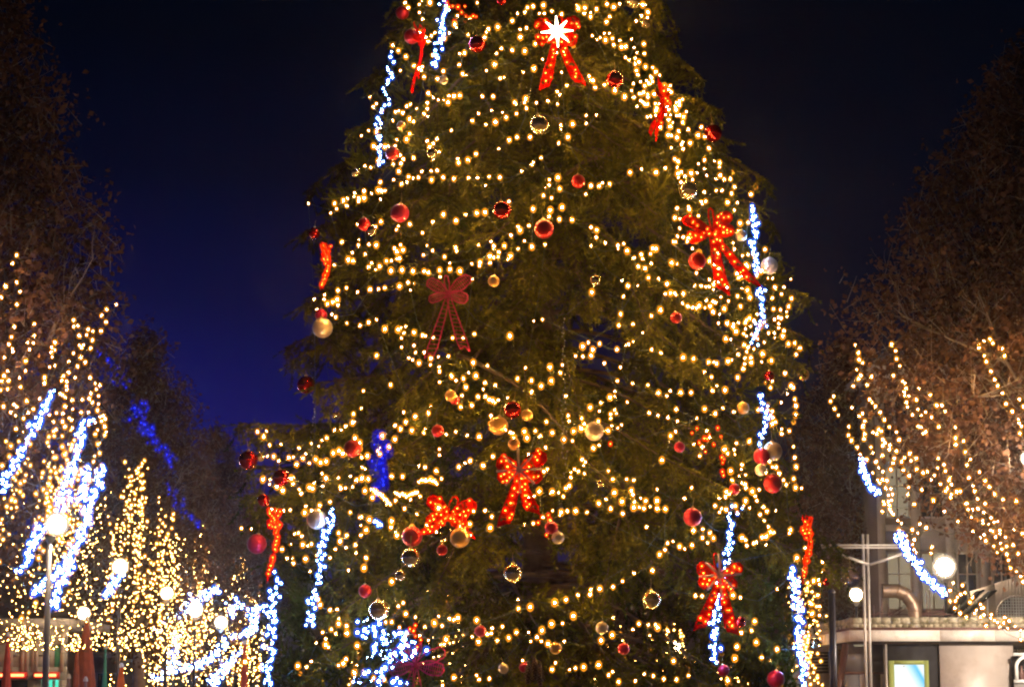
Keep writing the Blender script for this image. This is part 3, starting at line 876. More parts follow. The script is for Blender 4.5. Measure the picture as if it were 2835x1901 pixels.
class Seg:
    def __init__(s): s.a = []; s.b = []; s.rad = []; s.den = []
def bough_mesh(seed, L, hang=.5, fol=1.45):
    rd = random.Random(seed); rs = np.random.RandomState(seed)
    wood = MB(); S_ = []       # needle-bearing segments (a,b,needle length)
    def run(p, d, L_, n, droop, lift, r0, r1, nl):
        q = [p.copy()]; dd = d.copy()
        for i in range(n):
            t = i / n
            dd = (dd + Vector((rd.gauss(0, .05), rd.gauss(0, .05), -droop / n + (lift / n * 2 if t > .6 else 0)))).normalized()
            q.append(q[-1] + dd * (L_ / n))
        if r0 > 0: wood.tube(q, [r0 + (r1 - r0) * i / n for i in range(n + 1)], 5 if r0 > .01 else 3, cap=False)
        if nl:
            for a, b in zip(q, q[1:]): S_.append((a, b, nl))
        return q
    n = 14
    ax = run(Vector((0, 0, 0)), Vector((1, 0, .10)).normalized(), L, n, hang, hang * .55, .030, .006, 0)
    for i in range(n):
        if (n - i) / n * L < fol * .8: S_.append((ax[i], ax[i + 1], .042))
    s = .03; side = 1
    while s < fol:
        t = 1 - s / L; f = t * n; i = min(n - 1, int(f)); p = ax[i].lerp(ax[i + 1], f - i)
        fw = (ax[i + 1] - ax[i]).normalized()
        lat = Vector((0, side, 0)); ang = rd.uniform(.7, 1.05)
        d = (fw * math.cos(ang) + lat * math.sin(ang) + Vector((0, 0, rd.uniform(-.55, .12)))).normalized()
        Ls = min(.60, .13 + .50 * s) * rd.uniform(.75, 1.15)
        if s > fol - .35: Ls *= .6
        m_ = max(3, int(Ls / .10))
        tw = run(p, d, Ls, m_, .45, .35, .007, .003, .040)
        # second-order sprigs
        for j in range(1, m_):
            for sd in (1, -1):
                if rd.random() < .42: continue
                q = tw[j]; f2 = (tw[j + 1] - tw[j]).normalized()
                l2 = f2.cross(Vector((0, 0, 1))).normalized() * sd
                e = (f2 * .7 + l2 * .8 + Vector((0, 0, rd.uniform(-.9, .35)))).normalized()
                run(q, e, rd.uniform(.16, .30) * (1 - .25 * j / m_), 3, .25, .2, 0.0035, .002, .040)
        if rd.random() < .55:     # hanging sprig below
            run(tw[m_ // 2], Vector((rd.gauss(0, .25), rd.gauss(0, .25), -1)).normalized() , rd.uniform(.18, .38), 3, .1, .2, .004, .002, .042)
        s += rd.uniform(.07, .11); side = -side
    A = np.array([a[:] for a, b, _ in S_]); Bv = np.array([b[:] for a, b, _ in S_]); NL = np.array([l for *_, l in S_])
    Ls = np.linalg.norm(Bv - A, axis=1)
    cnt = np.maximum(3, (Ls * 210).astype(int))
    idx = np.repeat(np.arange(len(A)), cnt); N = len(idx)
    t = rs.rand(N)[:, None]
    P = A[idx] * (1 - t) + Bv[idx] * t
    D_ = (Bv - A)[idx] / Ls[idx][:, None]
    R_ = rs.randn(N, 3); R_ -= (R_ * D_).sum(1)[:, None] * D_; R_ /= np.linalg.norm(R_, axis=1)[:, None]
    nd = D_ * rs.uniform(.45, .9, N)[:, None] + R_ * rs.uniform(.55, .9, N)[:, None] + np.array([0, 0, .12])
    nd /= np.linalg.norm(nd, axis=1)[:, None]
    wv = np.cross(nd, R_); wv /= np.linalg.norm(wv, axis=1)[:, None] + 1e-9
    ln = (NL[idx] * rs.uniform(.75, 1.25, N))[:, None]
    wd = .0085
    V = np.stack([P - wv * wd, P + wv * wd, P + nd * ln * 1.15], 1).reshape(-1, 3)
    F = np.arange(N * 3).reshape(-1, 3)
    nv = len(V)
    V = np.concatenate([V, np.array(wood.v)]); Q = np.array(wood.q) + nv
    me = np_mesh('bough', V, [F, Q])
    me.materials.append(M['needles']); me.materials.append(M['bark'])
    mi = np.zeros(len(me.polygons), dtype=np.int32); mi[len(F):] = 1
    if len(mi) == len(F) + len(Q): me.polygons.foreach_set('material_index', mi)
    return me, ax[-1].copy(), len(F)

def tuft_mesh(seed):
    '''short upturned cluster of finger-like sprigs'''
    rd = random.Random(seed); rs = np.random.RandomState(seed); S_ = []; wood = MB()
    def run(p, d, L_, lift, r):
        q = [p.copy()]; dd = d.copy(); n = 4
        for i in range(n):
            dd = (dd + Vector((rd.gauss(0, .06), rd.gauss(0, .06), lift / n))).normalized(); q.append(q[-1] + dd * (L_ / n))
        wood.tube(q, [r, r * .8, r * .7, r * .6, r * .5], 3, cap=False)
        for i_, (x_, y_) in enumerate(zip(q, q[1:])): S_.append((x_, y_, .040 - .006 * (i_ == n - 1)))
        return q
    ax = run(Vector((0, 0, 0)), Vector((1, 0, .15)).normalized(), .46, .5, .008)
    for j in range(13):
        t = .12 + j / 13 * .8; k = min(3, int(t * 4)); p = ax[k].lerp(ax[k + 1], t * 4 - k)
        az = j * 2.4; fw = (ax[k + 1] - ax[k]).normalized()
        lat = Vector((0, math.cos(az), math.sin(az) * .8 + .15))
        e = (fw * .8 + lat * .85).normalized()
        run(p, e, rd.uniform(.16, .29) * (1.1 - .4 * t), .35, .004)
    A = np.array([x_[:] for x_, _, _ in S_]); Bv = np.array([y_[:] for _, y_, _ in S_]); NL = np.array([l for *_, l in S_])
    Ls = np.linalg.norm(Bv - A, axis=1); cnt = (Ls * 420).astype(int) + 4
    idx = np.repeat(np.arange(len(A)), cnt); N = len(idx); t = rs.rand(N)[:, None]
    P = A[idx] * (1 - t) + Bv[idx] * t; D_ = (Bv - A)[idx] / Ls[idx][:, None]
    R_ = rs.randn(N, 3); R_ -= (R_ * D_).sum(1)[:, None] * D_; R_ /= np.linalg.norm(R_, axis=1)[:, None]
    nd = D_ * rs.uniform(.6, 1., N)[:, None] + R_ * rs.uniform(.5, .8, N)[:, None]; nd /= np.linalg.norm(nd, axis=1)[:, None]
    wv = np.cross(nd, R_); wv /= np.linalg.norm(wv, axis=1)[:, None] + 1e-9
    ln = (NL[idx] * rs.uniform(.8, 1.2, N))[:, None]
    V = np.stack([P - wv * .004, P + wv * .004, P + nd * ln], 1).reshape(-1, 3); F = np.arange(N * 3).reshape(-1, 3)
    V = np.concatenate([V, np.array(wood.v)]); Q = np.array(wood.q) + N * 3
    return np_mesh('sprig_tuft', V, [F, Q], M['needles'])
TUFTS = [tuft_mesh(300 + k) for k in range(5)]
BOUGHS = []
tot = 0
for i, (L, hg) in enumerate(((.95, .15), (1.5, .5), (1.5, .8), (2.1, .6), (2.1, .95), (2.7, .75), (2.7, 1.1), (3.1, .9))):
    me, tip, k = bough_mesh(100 + i, L, hg); BOUGHS.append((L, me, tip)); tot += k
print('needles', tot)

fir = thing('christmas_tree', 'huge lit Christmas fir filling the middle of the picture', 'Christmas tree', (AX, DF, 0))
mb = MB()
mb.tube([(0, 0, 0), (.02, 0, 3), (0, .03, 7), (-.02, 0, 10.5), (0, 0, 13.6)], [.24, .2, .13, .07, .015], 14)
mb.build('trunk', M['bark'], fir, smooth=True)
mb = MB(); mb.lathe([(0, 0), (.75, 0), (.8, .1), (.85, .55), (.78, .6), (.7, .55), (0, .5)], 24)
mb.build('tub', M['dmetal'], fir)
rb = random.Random(21)
def place_bough(tip, pitch=0.0, roll=0.0, daz=0.0, vi=None):
    dx, dy = tip.x - AX, tip.y - DF
    R = math.hypot(dx, dy); az = math.atan2(dy, dx) + daz
    if vi is None:
        c = [k for k, b in enumerate(BOUGHS) if b[2].x <= R * 1.05]
        c = c or [0]
        mx_ = max(BOUGHS[k][0] for k in c)
        vi = rb.choice([k for k in c if BOUGHS[k][0] == mx_])
    L, me, tp = BOUGHS[vi]
    s = min(1.12, max(.85, R / tp.x))
    rot = Euler((roll, pitch, az), 'XYZ').to_matrix() 
    o = new_obj('bough', me, fir)
    base = tip - rot @ (tp * s)
    o.location = base - fir.location
    o.rotation_euler = (roll, pitch, az); o.scale = (s, s, s)
    return o
nb_ = 0
def to_px(p):
    q = p - CAM; dep = q.y * CP + q.z * SP; up = -q.y * SP + q.z * CP
    return CX + q.x / dep * FPX, CY - up / dep * FPX
GAPS = ((985, 1215, 1700, 1890), (1040, 1240, 1350, 1450), (1690, 1880, 1720, 1860), (1400, 1520, 1600, 1690))
def in_gap(p):
    x, y = to_px(p)
    return any(a < x < b and c_ < y < e for a, b, c_, e in GAPS)
# boughs that make the outline
tipsL = [(1075, 90), (1008, 222), (962, 362), (1000, 440), (857, 522), (905, 560), (848, 640), (845, 830), (792, 962), (805, 1000), (880, 1060), (900, 1130), (666, 1172), (720, 1200), (700, 1292), (682, 1372), (735, 1560), (758, 1700), (735, 1845), (700, 1440), (1090, 10)]
tipsR = [(1845, 20), (1848, 110), (1895, 185), (1950, 225), (1995, 305), (2000, 380), (2012, 445), (2130, 505), (2085, 560), (2142, 625), (2162, 715), (2232, 815), (2245, 945), (2225, 1010), (2150, 1130), (2150, 1250), (2205, 1350), (2330, 1520), (2345, 1575), (2250, 1480), (2245, 1700), (2190, 1800), (2200, 1880)]
for x, y in tipsL + tipsR:
    D = DF + rb.uniform(-.7, .3)
    flat = x < 800 and 1150 < y < 1400
    place_bough(at(x, y, D), rb.uniform(-.50, -.35) if flat else rb.uniform(-.25, .2), rb.uniform(-.3, .3)); nb_ += 1
# the rest of the surface, evenly spread; denser towards the square
zs = []
z = .9
N_ = 245
Zt = np.linspace(.8, 13.2, 400)
dens = np.array([(np.interp(q, ZL, RL) + np.interp(q, ZR, RR)) / 2 for q in Zt]); dens[Zt > 10.2] *= .45
cum = np.cumsum(dens); cum /= cum[-1]
for i in range(N_):
    z = float(np.interp((i + rb.random() * .8) / N_, cum, Zt))
    # golden angle, remapped so that three quarters face the camera side
    u = (i * .6180339) % 1.0
    if u < .76: az = -PI / 2 + (u / .76 - .5) * PI * 1.12
    else: az = PI / 2 + ((u - .76) / .24 - .5) * PI * .88
    r = renv(z, az) * (rb.uniform(.86, .95) if i % 3 else rb.uniform(.62, .80)) * float(np.interp(z, [6.0, 7.6, 9.5], [1, .88, .76]))
    tip = Vector((AX + math.cos(az) * r, DF + math.sin(az) * r, z))
    if az < 0 and in_gap(tip): continue
    place_bough(tip, rb.uniform(-.05, .40), rb.uniform(-.6, .6), rb.uniform(-.25, .25)); nb_ += 1
print('boughs', nb_)
# short upturned tufts along the outline and over the front
nt_ = 0
def place_tuft(tip, az, pitch, s):
    global nt_
    o = new_obj('sprig_tuft', rb.choice(TUFTS), fir)
    eu = Euler((rb.uniform(-3, 3) * .3, pitch, az), 'XYZ')
    o.location = tip - eu.to_matrix() @ Vector((.62 * s, 0, .12 * s)) - fir.location
    o.rotation_euler = eu; o.scale = (s, s, s); nt_ += 1
for y in range(0, 1900, 24):
    for side, (zz, rr_) in ((-1, (ZL, RL)), (1, (ZR, RR))):
        z = at(1490, y, DF).z; r = float(np.interp(z, zz, rr_)) + rb.uniform(-.16, .13)
        az = (PI if side < 0 else 0) + rb.uniform(-.5, .5)
        tip = Vector((AX + side * r, DF + rb.uniform(-.6, .3), z + rb.uniform(-.05, .05)))
        place_tuft(tip, az, rb.uniform(-.75, .25), rb.uniform(.75, 1.15))
for i in range(130):
    z = float(np.interp(rb.random(), cum, Zt)); az = -PI / 2 + rb.uniform(-1.3, 1.3)
    r = renv(z, az) * rb.uniform(.92, 1.02); tip = Vector((AX + math.cos(az) * r, DF + math.sin(az) * r, z))
    if z > 9.8 or in_gap(tip): continue
    place_tuft(tip, az + rb.uniform(-.5, .5), rb.uniform(-.4, .6), rb.uniform(.8, 1.15))
print('tufts', nt_)
# lower greenery pulled together inside the crown, too entangled to tell apart
Vs = []; Fs = []; off = 0
src = BOUGHS[1][1]
nv = len(src.vertices); co = np.zeros(nv * 3, dtype=np.float32); src.vertices.foreach_get('co', co); co = co.reshape(-1, 3)
nf = BOUGHS and [k for k in range(1)]
polys = np.array([p.vertices[:] for p in src.polygons if len(p.vertices) == 3])[::2]
for i in range(70):
    z = float(np.interp(rb.random(), cum, Zt)); az = -PI / 2 + rb.uniform(-1.7, 1.7)
    r = renv(z, az) * rb.uniform(.45, .72)
    m4 = Euler((rb.uniform(-.8, .8), rb.uniform(-.1, .6), az + rb.uniform(-.6, .6)), 'XYZ').to_matrix()
    if in_gap(Vector((AX + math.cos(az) * r, DF + math.sin(az) * r, z))): continue
    base = np.array([math.cos(az) * r, math.sin(az) * r, z]) - np.array(m4 @ BOUGHS[1][2])
    Vs.append(co @ np.array(m4).T + base); Fs.append(polys + off); off += nv
me = np_mesh('inner_greenery', np.concatenate(Vs), np.concatenate(Fs), M['needles'])
new_obj('inner_greenery', me, fir, 'stuff')

# ================================================================== DECORATIONS
BULB = {}
CORE, SHELL = .54, 2.8
for nm in ('warm', 'warm_far', 'blue', 'deepblue', 'redb', 'dead'):
    V, F = ico(1)
    if nm in SH:      # small hot core inside a see-through glowing shell that paints its halo
        V2, F2 = ico(2)
        me_ = np_mesh('bulb', np.concatenate([V * (CORE if nm != 'blue' else .85), V2 * SHELL]), np.concatenate([F, F2 + len(V)]), M[nm], True)
        me_.materials.append(SH[nm])
        me_.polygons.foreach_set('material_index', np.array([0] * len(F) + [1] * len(F2), dtype=np.int32)); me_.update()
        BULB[nm] = me_
    else: BULB[nm] = np_mesh('bulb', V, F, M[nm], True)
def bulb(parent, p, r, m='warm'):
    o = bpy.data.objects.new('bulb', BULB[m]); COL.objects.link(o)
    o.parent = parent; o.location = p - parent.location; o.scale = (r, r, r * 1.25)
    return o
def chain_order(P):
    """short tour through the points, starting at the highest"""
    left = list(range(len(P))); cur = max(left, key=lambda i: P[i].z); out_ = [cur]; left.remove(cur)
    while left:
        n = min(left, key=lambda i: (P[i] - P[cur]).length_squared); out_.append(n); left.remove(n); cur = n
    return out_
def string(P, label, r, m='warm', group='warm white light strings on the fir', cat='light string', maxgap=.75, vr=.25, name='light_string', wire=True, joined=False, wr=.0035):
    rs_ = random.Random(len(P) * 13 + int(P[0].x * 100))
    c = P[0].copy()
    t = thing(name, label, cat, c, group)
    if wire:
        mb = MB(); od = chain_order(P)
        run_ = []
        for a, b in zip(od, od[1:]):
            pa, pb = P[a] - c, P[b] - c
            L = (pb - pa).length
            run_ += [pa, (pa + pb) / 2 + Vector((0, .02 + L * .1, -L * .12))]
        run_.append(P[od[-1]] - c)
        mb.tube(run_, wr, 3, cap=False)
        if mb.v: mb.build('wire', M['wire'], t)
    if joined:
        R = [r * rs_.uniform(1 - vr, 1 + vr) for _ in P]
        R = np.array(R); Q_ = [(p - c)[:] for p in P]
        V, F = multi_ico(Q_, R * CORE)
        V2, F2 = multi_ico(Q_, R * SHELL * .85)
        me_ = np_mesh('bulbs', np.concatenate([V, V2]), np.concatenate([F, F2 + len(V)]), M[m], True)
        me_.materials.append(SH[m]); me_.polygons.foreach_set('material_index', np.array([0] * len(F) + [1] * len(F2), dtype=np.int32)); me_.update()
        new_obj('bulbs', me_, t, 'stuff')
    else:
        for p in P: bulb(t, p, r * rs_.uniform(1 - vr, 1 + vr), m)
    return t

XF = {'1': (800, 0, 3.267), '2': (1400, 0, 3.267), '3': (800, 460, 3.267), '4': (1500, 460, 3.0776), '5': (640, 920, 2.924), '6': (1440, 920, 2.7845), '7': (640, 1401, 2.924), '8': (1440, 1401, 2.7845)}
PTS = {
'1': """1050,27 1078,72 1178,42 1275,25 1180,115 1208,175 1702,28 2157,70 2068,125 2020,190 2148,255 1888,247 1805,265 1770,342 1620,318 1498,222 1635,175 2092,338 1922,440 2020,455 1880,485 2133,465 1588,480 1540,588 1570,670 1785,640 1860,585 1910,710 2118,655 2215,622 1188,300 1240,338 1288,325 1320,298 1195,375 1258,377 1450,303 1408,350 940,412 990,460 1058,515 1130,597 1175,620 1210,605 1222,697 1343,715 1397,645 1260,845 1447,868 1492,872 1545,866 1350,905 1440,928 1252,933 1750,873 1847,875 2042,928 2140,895 2238,930 2148,980 2058,1030 1097,945 1065,962 762,968 845,1000 962,1015 1028,1022 1222,1030 1250,985 1090,1078 1128,1102 733,880 720,1182 790,1193 655,1230 1093,1210 1468,1180 1660,1095 1782,1127 1868,1105 1965,1065 1063,1262 975,1265 1338,1258 1305,1300 1272,1330 1250,1275 960,1320 900,1322 868,1327 765,1322 797,1342 1897,1345 2063,1240 1993,1267 1692,1393 1618,1447 1533,1472 1035,1440 1013,1480 942,1485 687,1500 740,1515 808,1455 1127,1428 993,1550""",
'2': """248,60 342,50 418,103 505,132 305,125 658,78 717,72 822,87 710,125 768,155 916,42 978,65 1030,37 1240,45 1286,112 1230,147 1280,165 1180,193 942,153 912,200 188,255 132,338 267,398 172,465 783,325 892,303 938,302 903,365 965,350 1033,367 978,408 1138,357 1085,423 1048,428 1250,400 1255,487 1187,480 1115,545 1170,530 1205,562 1170,580 1265,605 1330,612 1395,682 1358,650 1183,640 1190,677 1320,708 1220,742 1155,760 1330,740 1295,755 1258,777 1437,780 1488,777 1470,812 1498,835 583,402 612,415 525,478 463,480 333,537 505,655 755,690 788,730 810,793 895,770 987,820 553,775 465,830 490,857 255,622 157,655 280,930 382,915 190,980 97,1030 102,1240 220,1242 500,1132 563,1240 480,1293 605,1122 727,1118 820,1042 1075,878 1160,883 1210,850 1248,835 1285,855 1285,880 1343,850 1240,925 1262,945 1285,942 1352,938 1388,940 1365,980 1358,1000 1408,997 1445,1040 1475,995 1458,970 1357,1045 1475,1085 1385,1097 1398,1152 1278,1060 1543,930 1573,917 1600,900 1570,950 1533,970 1543,995 1548,1045 1575,1045 1608,1057 1602,1108 1487,1147 1652,1172 1563,1187 1468,1222 1500,1230 1550,1245 1590,1308 1605,1350 1498,1337 1668,1295 1740,1225 1770,1150 1800,1238 1838,1343 1798,1448 1935,1472 1797,1527 1932,1512 1550,1515 1530,1440 1560,1462 1228,1530 1445,1522 320,1428 237,1490""",
'3': """1202,48 1170,103 1082,97 993,45 827,145 1017,163 1340,40 1290,125 1395,102 1492,115 1622,107 1707,107 1810,97 1908,102 2105,47 680,228 747,247 808,218 833,220 868,222 680,290 632,290 630,315 530,293 492,310 413,337 420,330 523,360 432,388 378,425 832,503 620,528 680,505 785,548 990,543 1092,525 1300,505 1397,438 1598,438 1510,495 1700,425 1773,417 1990,320 2208,388 2170,538 2073,548 2090,580 2008,625 1948,720 1853,723 1827,680 1898,777 1715,712 2003,812 2073,748 2197,730 1817,815 1817,875 1728,870 1723,900 1655,883 1507,738 1515,768 1300,763 1407,820 1032,757 953,743 975,772 1010,712 790,713 723,708 628,715 478,685 573,783 537,845 580,857 720,912 820,905 830,895 880,857 973,838 998,835 410,895 922,945 1022,938 1122,950 1222,948 1260,963 1363,940 1368,1000 1455,933 1545,948 1078,1052 1000,1085 867,1100 810,1110 733,1113 520,1100 443,1123 318,1205 347,1243 322,1165 443,1258 437,1205 388,1340 425,1365 525,1420 643,1440 720,1412 867,1472 987,1478 1040,1508 1132,1503 1210,1528 1235,1533 1305,1550 1480,1552 1677,1517 1998,1535 1215,805 397,1228""",
'4': """848,27 752,55 973,53 137,98 62,162 153,193 418,167 488,170 580,152 375,240 13,250 83,270 73,375 62,430 150,453 172,350 258,458 467,545 420,520 465,607 540,653 648,673 728,722 790,778 847,752 858,788 822,855 880,872 907,950 995,958 1067,1002 945,700 973,703 927,748 1107,823 1097,1080 1133,1080 1207,1085 1200,1168 1242,1193 1287,1203 1318,1208 1343,1187 1390,1205 1435,1193 1460,1240 1403,1143 1415,1130 1460,1152 1480,1160 1305,1015 1358,1020 1398,1027 1425,1025 1465,1008 1503,985 1428,965 1503,943 1523,910 1508,870 1467,840 1427,807 1485,692 1500,742 1282,700 1340,738 1640,705 1633,560 1673,552 1690,487 1640,375 1665,312 1582,310 1485,207 1383,220 1357,300 1397,300 1250,345 1258,370 1150,360 1133,440 1175,450 1175,530 1157,597 1125,645 1205,605 1250,612 1313,635 1640,178 1617,233 1555,112 1607,110 1520,80 1483,110 1405,80 1387,23 1160,65 1163,97 1187,50 1187,137 1287,117 1272,60 1757,480 1783,240 1820,175 1903,710 1757,753 1710,762 1740,838 1753,855 1662,912 1677,950 1702,935 1580,1035 1753,1055 1773,1117 1590,1148 1668,1107 1693,1195 1555,1213 1833,918 1867,895 1967,957 1987,1032 2063,1030 2043,1092 1963,1123 2127,1127 2103,1195 2033,1222 2087,1240 1973,1217 2090,1280 2040,1295 1983,1305 2017,1340 2017,1377 2063,1400 1983,1420 2053,1447 1770,1293 1807,1315 1745,1310 1780,1365 1735,1387 1735,1332 1632,1343 1630,1367 1580,1337 1655,1408 1720,1428 1743,1447 1790,1433 1828,1443 1677,1333 1895,1330 1860,1360 672,1260 655,1355 777,1345 733,1020 695,1110 427,1073 1010,1225 933,1275 5,1305 1567,1470""",
'5': """1480,105 1380,120 1437,208 1520,247 1617,208 1677,197 1760,192 1563,162 1177,187 1687,315 1683,280 1970,12 1960,243 2075,268 1980,350 2055,407 2137,425 2317,375 1820,388 1785,355 1880,372 1900,443 1868,510 1997,520 2060,518 2090,545 2117,550 2160,547 1857,603 1948,590 2240,527 1070,472 1053,613 990,660 983,730 837,790 890,787 927,760 773,852 733,873 648,897 548,933 403,905 313,910 213,803 287,797 263,843 345,1003 385,1038 467,1012 580,1018 530,1067 635,1058 683,1025 723,1052 770,1043 827,975 873,957 905,978 1040,893 1043,940 1003,855 1225,837 1325,863 1327,752 1413,725 1370,780 1463,792 1490,680 1597,653 1292,425 1560,812 1742,825 1818,803 1910,833 2007,843 2100,778 2180,775 2222,787 2280,817 2290,855 2103,675 1685,943 1277,925 1203,983 1103,998 1055,1010 1060,1092 1570,1090 1660,1120 1842,1087 1935,1037 2038,1077 2120,1003 1388,1165 1300,1163 1615,1190 870,1175 767,1178 1110,1185 1057,1180 258,1188 312,1228 500,1223 420,1278 370,1248 487,1180 567,1303 550,1268 672,1220 657,1260 633,1253 887,1263 927,1257 985,1247 1083,1280 1013,1193 800,1370 717,1397 650,1440 595,1458 427,1440 370,1445 477,1435 328,1430 963,1455 1403,1425 1678,1420 1962,1445 2055,1440 1453,1350 1330,1360 1143,1335 1530,1325""",
'6': """482,107 560,132 613,87 547,178 483,185 747,130 837,90 650,237 230,267 325,250 310,312 240,373 88,370 162,413 88,458 750,372 730,455 692,500 623,543 540,578 825,535 730,597 697,628 698,663 740,625 1013,132 1085,157 1257,192 1337,202 1453,227 1515,240 1603,222 1420,303 1475,342 985,405 1067,465 1157,450 1237,462 1318,463 1483,448 1580,443 995,620 1063,640 1140,655 1203,592 1422,590 1503,625 1563,583 1363,660 1213,682 1160,797 203,687 33,763 53,812 117,757 147,802 370,640 377,683 475,663 470,742 412,760 603,683 337,825 247,773 608,868 565,890 707,718 678,757 752,735 147,922 65,938 183,1070 210,1052 477,978 502,997 450,1070 420,1053 495,1087 390,1117 380,1180 353,1200 148,1223 247,1227 333,1263 107,1262 68,1272 250,1372 317,1385 365,1375 428,1375 515,1385 715,1130 822,1130 858,1218 868,1248 728,1233 663,1285 785,1303 880,1305 875,1347 920,1347 955,1355 968,1297 1003,1340 1057,1357 1120,1360 1055,1295 605,1315 698,1357 1055,1208 1268,1278 1093,983 1340,862 1403,880 1440,757 1385,950 1575,900 1600,932 1668,853 1650,905 1767,838 1623,1068 1635,1138 1738,1097 1712,1018 1705,1053 1710,1160 1735,1170 1742,1197 1590,1227 1583,1265 1610,1245 1660,1335 1553,1357 1587,1365 1503,1335 1738,1297 1768,1352 1790,1223 1812,1260 1825,1295 1820,1310 1877,1343 1903,1377 1587,53 2068,88 2117,82 2157,122 2127,170 1678,168 1727,97 1757,115 1803,127 1747,150 1778,195 1733,198 1783,233 1768,237 1730,242 1720,280 1677,347 1862,227 1937,217 1870,165 2042,315 2090,410 2105,425 1943,375 1930,425 1835,597 1907,600 1943,607 1947,658 1967,690 1943,705 2018,743 2015,780 2075,758 2108,690 2123,635 2127,565 2118,513 2107,880 2117,963 2128,1035 1923,993 1943,1035 1973,1038 1895,1080 1998,1085 2030,1137 2053,1173 2123,1195 2170,1200 2108,1127""",
'7': """1092,192 1050,233 935,235 870,215 883,282 1005,312 932,333 1012,375 1093,418 1075,498 845,345 800,415 83,177 163,180 515,222 545,215 572,240 650,303 580,310 412,347 603,425 452,420 505,460 1118,107 1298,120 1293,170 1503,62 1340,235 1585,153 1660,205 1850,165 1913,240 1933,143 2097,173 2110,83 1465,168 1300,608 1353,807 1413,868 1492,895 1363,977 1300,935 1568,973 1645,943 1708,965 1800,917 1835,900 1422,1028 1740,1075 1723,1117 1987,920 2003,1095 2153,1085 2113,985 2105,1027 2073,1035 2247,1063 2308,1017 2325,825 873,908 870,948 935,968 810,995 847,1028 937,1025 740,1018 765,1070 765,1118 787,1137 857,832 800,838 720,797 705,752 650,1253 908,1268 997,1345 1153,1387 1240,1400 1803,1383 2007,1400 2090,1393 1713,1447 610,1298 540,1290 930,1235 1527,1045 1020,1125 193,1325 112,1255 230,1300""",
'8': """177,83 102,130 790,55 1337,185 1408,175 1463,205 1405,242 1490,245 1447,280 1325,300 1230,308 1137,282 1117,335 1075,370 1710,242 1740,258 1747,302 1800,285 1820,275 1865,237 1898,232 1930,198 1955,200 1915,157 1882,110 1850,62 2075,210 2085,182 2195,320 2132,397 790,575 717,620 615,633 878,515 540,678 445,682 353,718 267,740 78,775 410,843 327,900 243,905 717,857 710,990 625,1032 168,953 130,1007 83,1040 163,1037 340,1038 215,1057 915,903 868,947 988,912 1043,910 1060,932 273,1205 247,1255 20,1187 490,1238 380,1258 605,1220 427,1245 712,1273 683,1298 760,1350 887,1345 957,1290 1107,1328 1207,1333 1297,1303 1027,1305 1020,493 1183,1190 1820,1047 1980,1100 1862,1163 1705,972 1808,885 1785,955 1672,1080 1655,1170 1600,1340 1350,688 1403,690 1980,637 2250,658 2295,683 2243,750 2310,770 2250,825 2307,840 2265,880 2233,917 2215,587 2265,573 2300,565 2310,600 2333,500 2330,430 1140,960 1697,700 1640,685""",
}
def px_points(k, tab=PTS):
    ox, oy, s = XF[k]
    return [(ox + float(a.split(',')[0]) / s, oy + float(a.split(',')[1]) / s) for a in tab[k].split()]
allp = []
for k in PTS: allp += px_points(k)
# drop the few read twice where neighbouring views overlap
uniq = []
grid = {}
for p in allp:
    key = (int(p[0] // 8), int(p[1] // 8)); ok = True
    for i in (-1, 0, 1):
        for j in (-1, 0, 1):
            for q_ in grid.get((key[0] + i, key[1] + j), ()):
                if math.hypot(q_[0] - p[0], q_[1] - p[1]) < 6: ok = False
    if ok: grid.setdefault(key, []).append(p); uniq.append(p)
# small dim bulbs deeper in the greenery
rq = random.Random(77)
deep = []
for p in uniq:
    if rq.random() < .30:
        deep.append((p[0] + rq.gauss(0, 34), p[1] + rq.gauss(0, 22)))
LBL = [
 ('warm light string on the upper left flank by the topmost red baubles', 'warm light string swirling round the blazing star bow at the top'),
 ('warm light string on the left below the small pearl bauble and above the upper swags', 'thickest tangle of warm lights on the upper right flank'),
 ('warm light string running level across the left half above the dark red bauble', 'warm light string at right around the big mirror bauble above the lit red bow'),
 ('warm light string climbing in an arc to the copper red bauble in the left half', 'warm light string looping under the lit red bow on the right flank'),
 ('warm light string passing just above and left of the unlit crimson bow', 'warm light string in a tight scallop below the red bauble on the right flank'),
 ('warm light string sagging at the feet of the unlit crimson bow tails', 'dense warm light knot on the far right beside the gold bauble'),
 ('warm light string stretching to the low left bough over the glossy red baubles', 'warm light string hanging in a free loop at the right edge of the fir'),
 ('warm light string around the rosy pearl bauble in the lower left half', 'warm light string zigzagging beside the orange-red bauble at lower right'),
 ('warm light string low on the left around the big mirror baubles', 'warm light string rising diagonally across the dark lower middle of the fir'),
 ('lowest warm light string on the left over the dark wire bow', 'lowest warm light string on the right above the crimson bauble'),
]
cells = {}
for p in uniq:
    r_ = min(9, int(p[1] // 190.2)); s_ = 0 if p[0] < 1490 else 1
    cells.setdefault((r_, s_), []).append(p)
for (r_, s_), ps in sorted(cells.items()):
    P = [on_fir(x, y, .025) for x, y in ps]
    string(P, LBL[r_][s_], .0100, vr=.36)
P = [on_fir(x, y, -.22) for x, y in deep if 700 < x < 2200 and 0 < y < 1900]
P = P[:290]
string(P, 'faint small warm bulbs lying deeper in the needles all over the fir', .007, 'warm', 'warm white light strings on the fir', maxgap=.4)

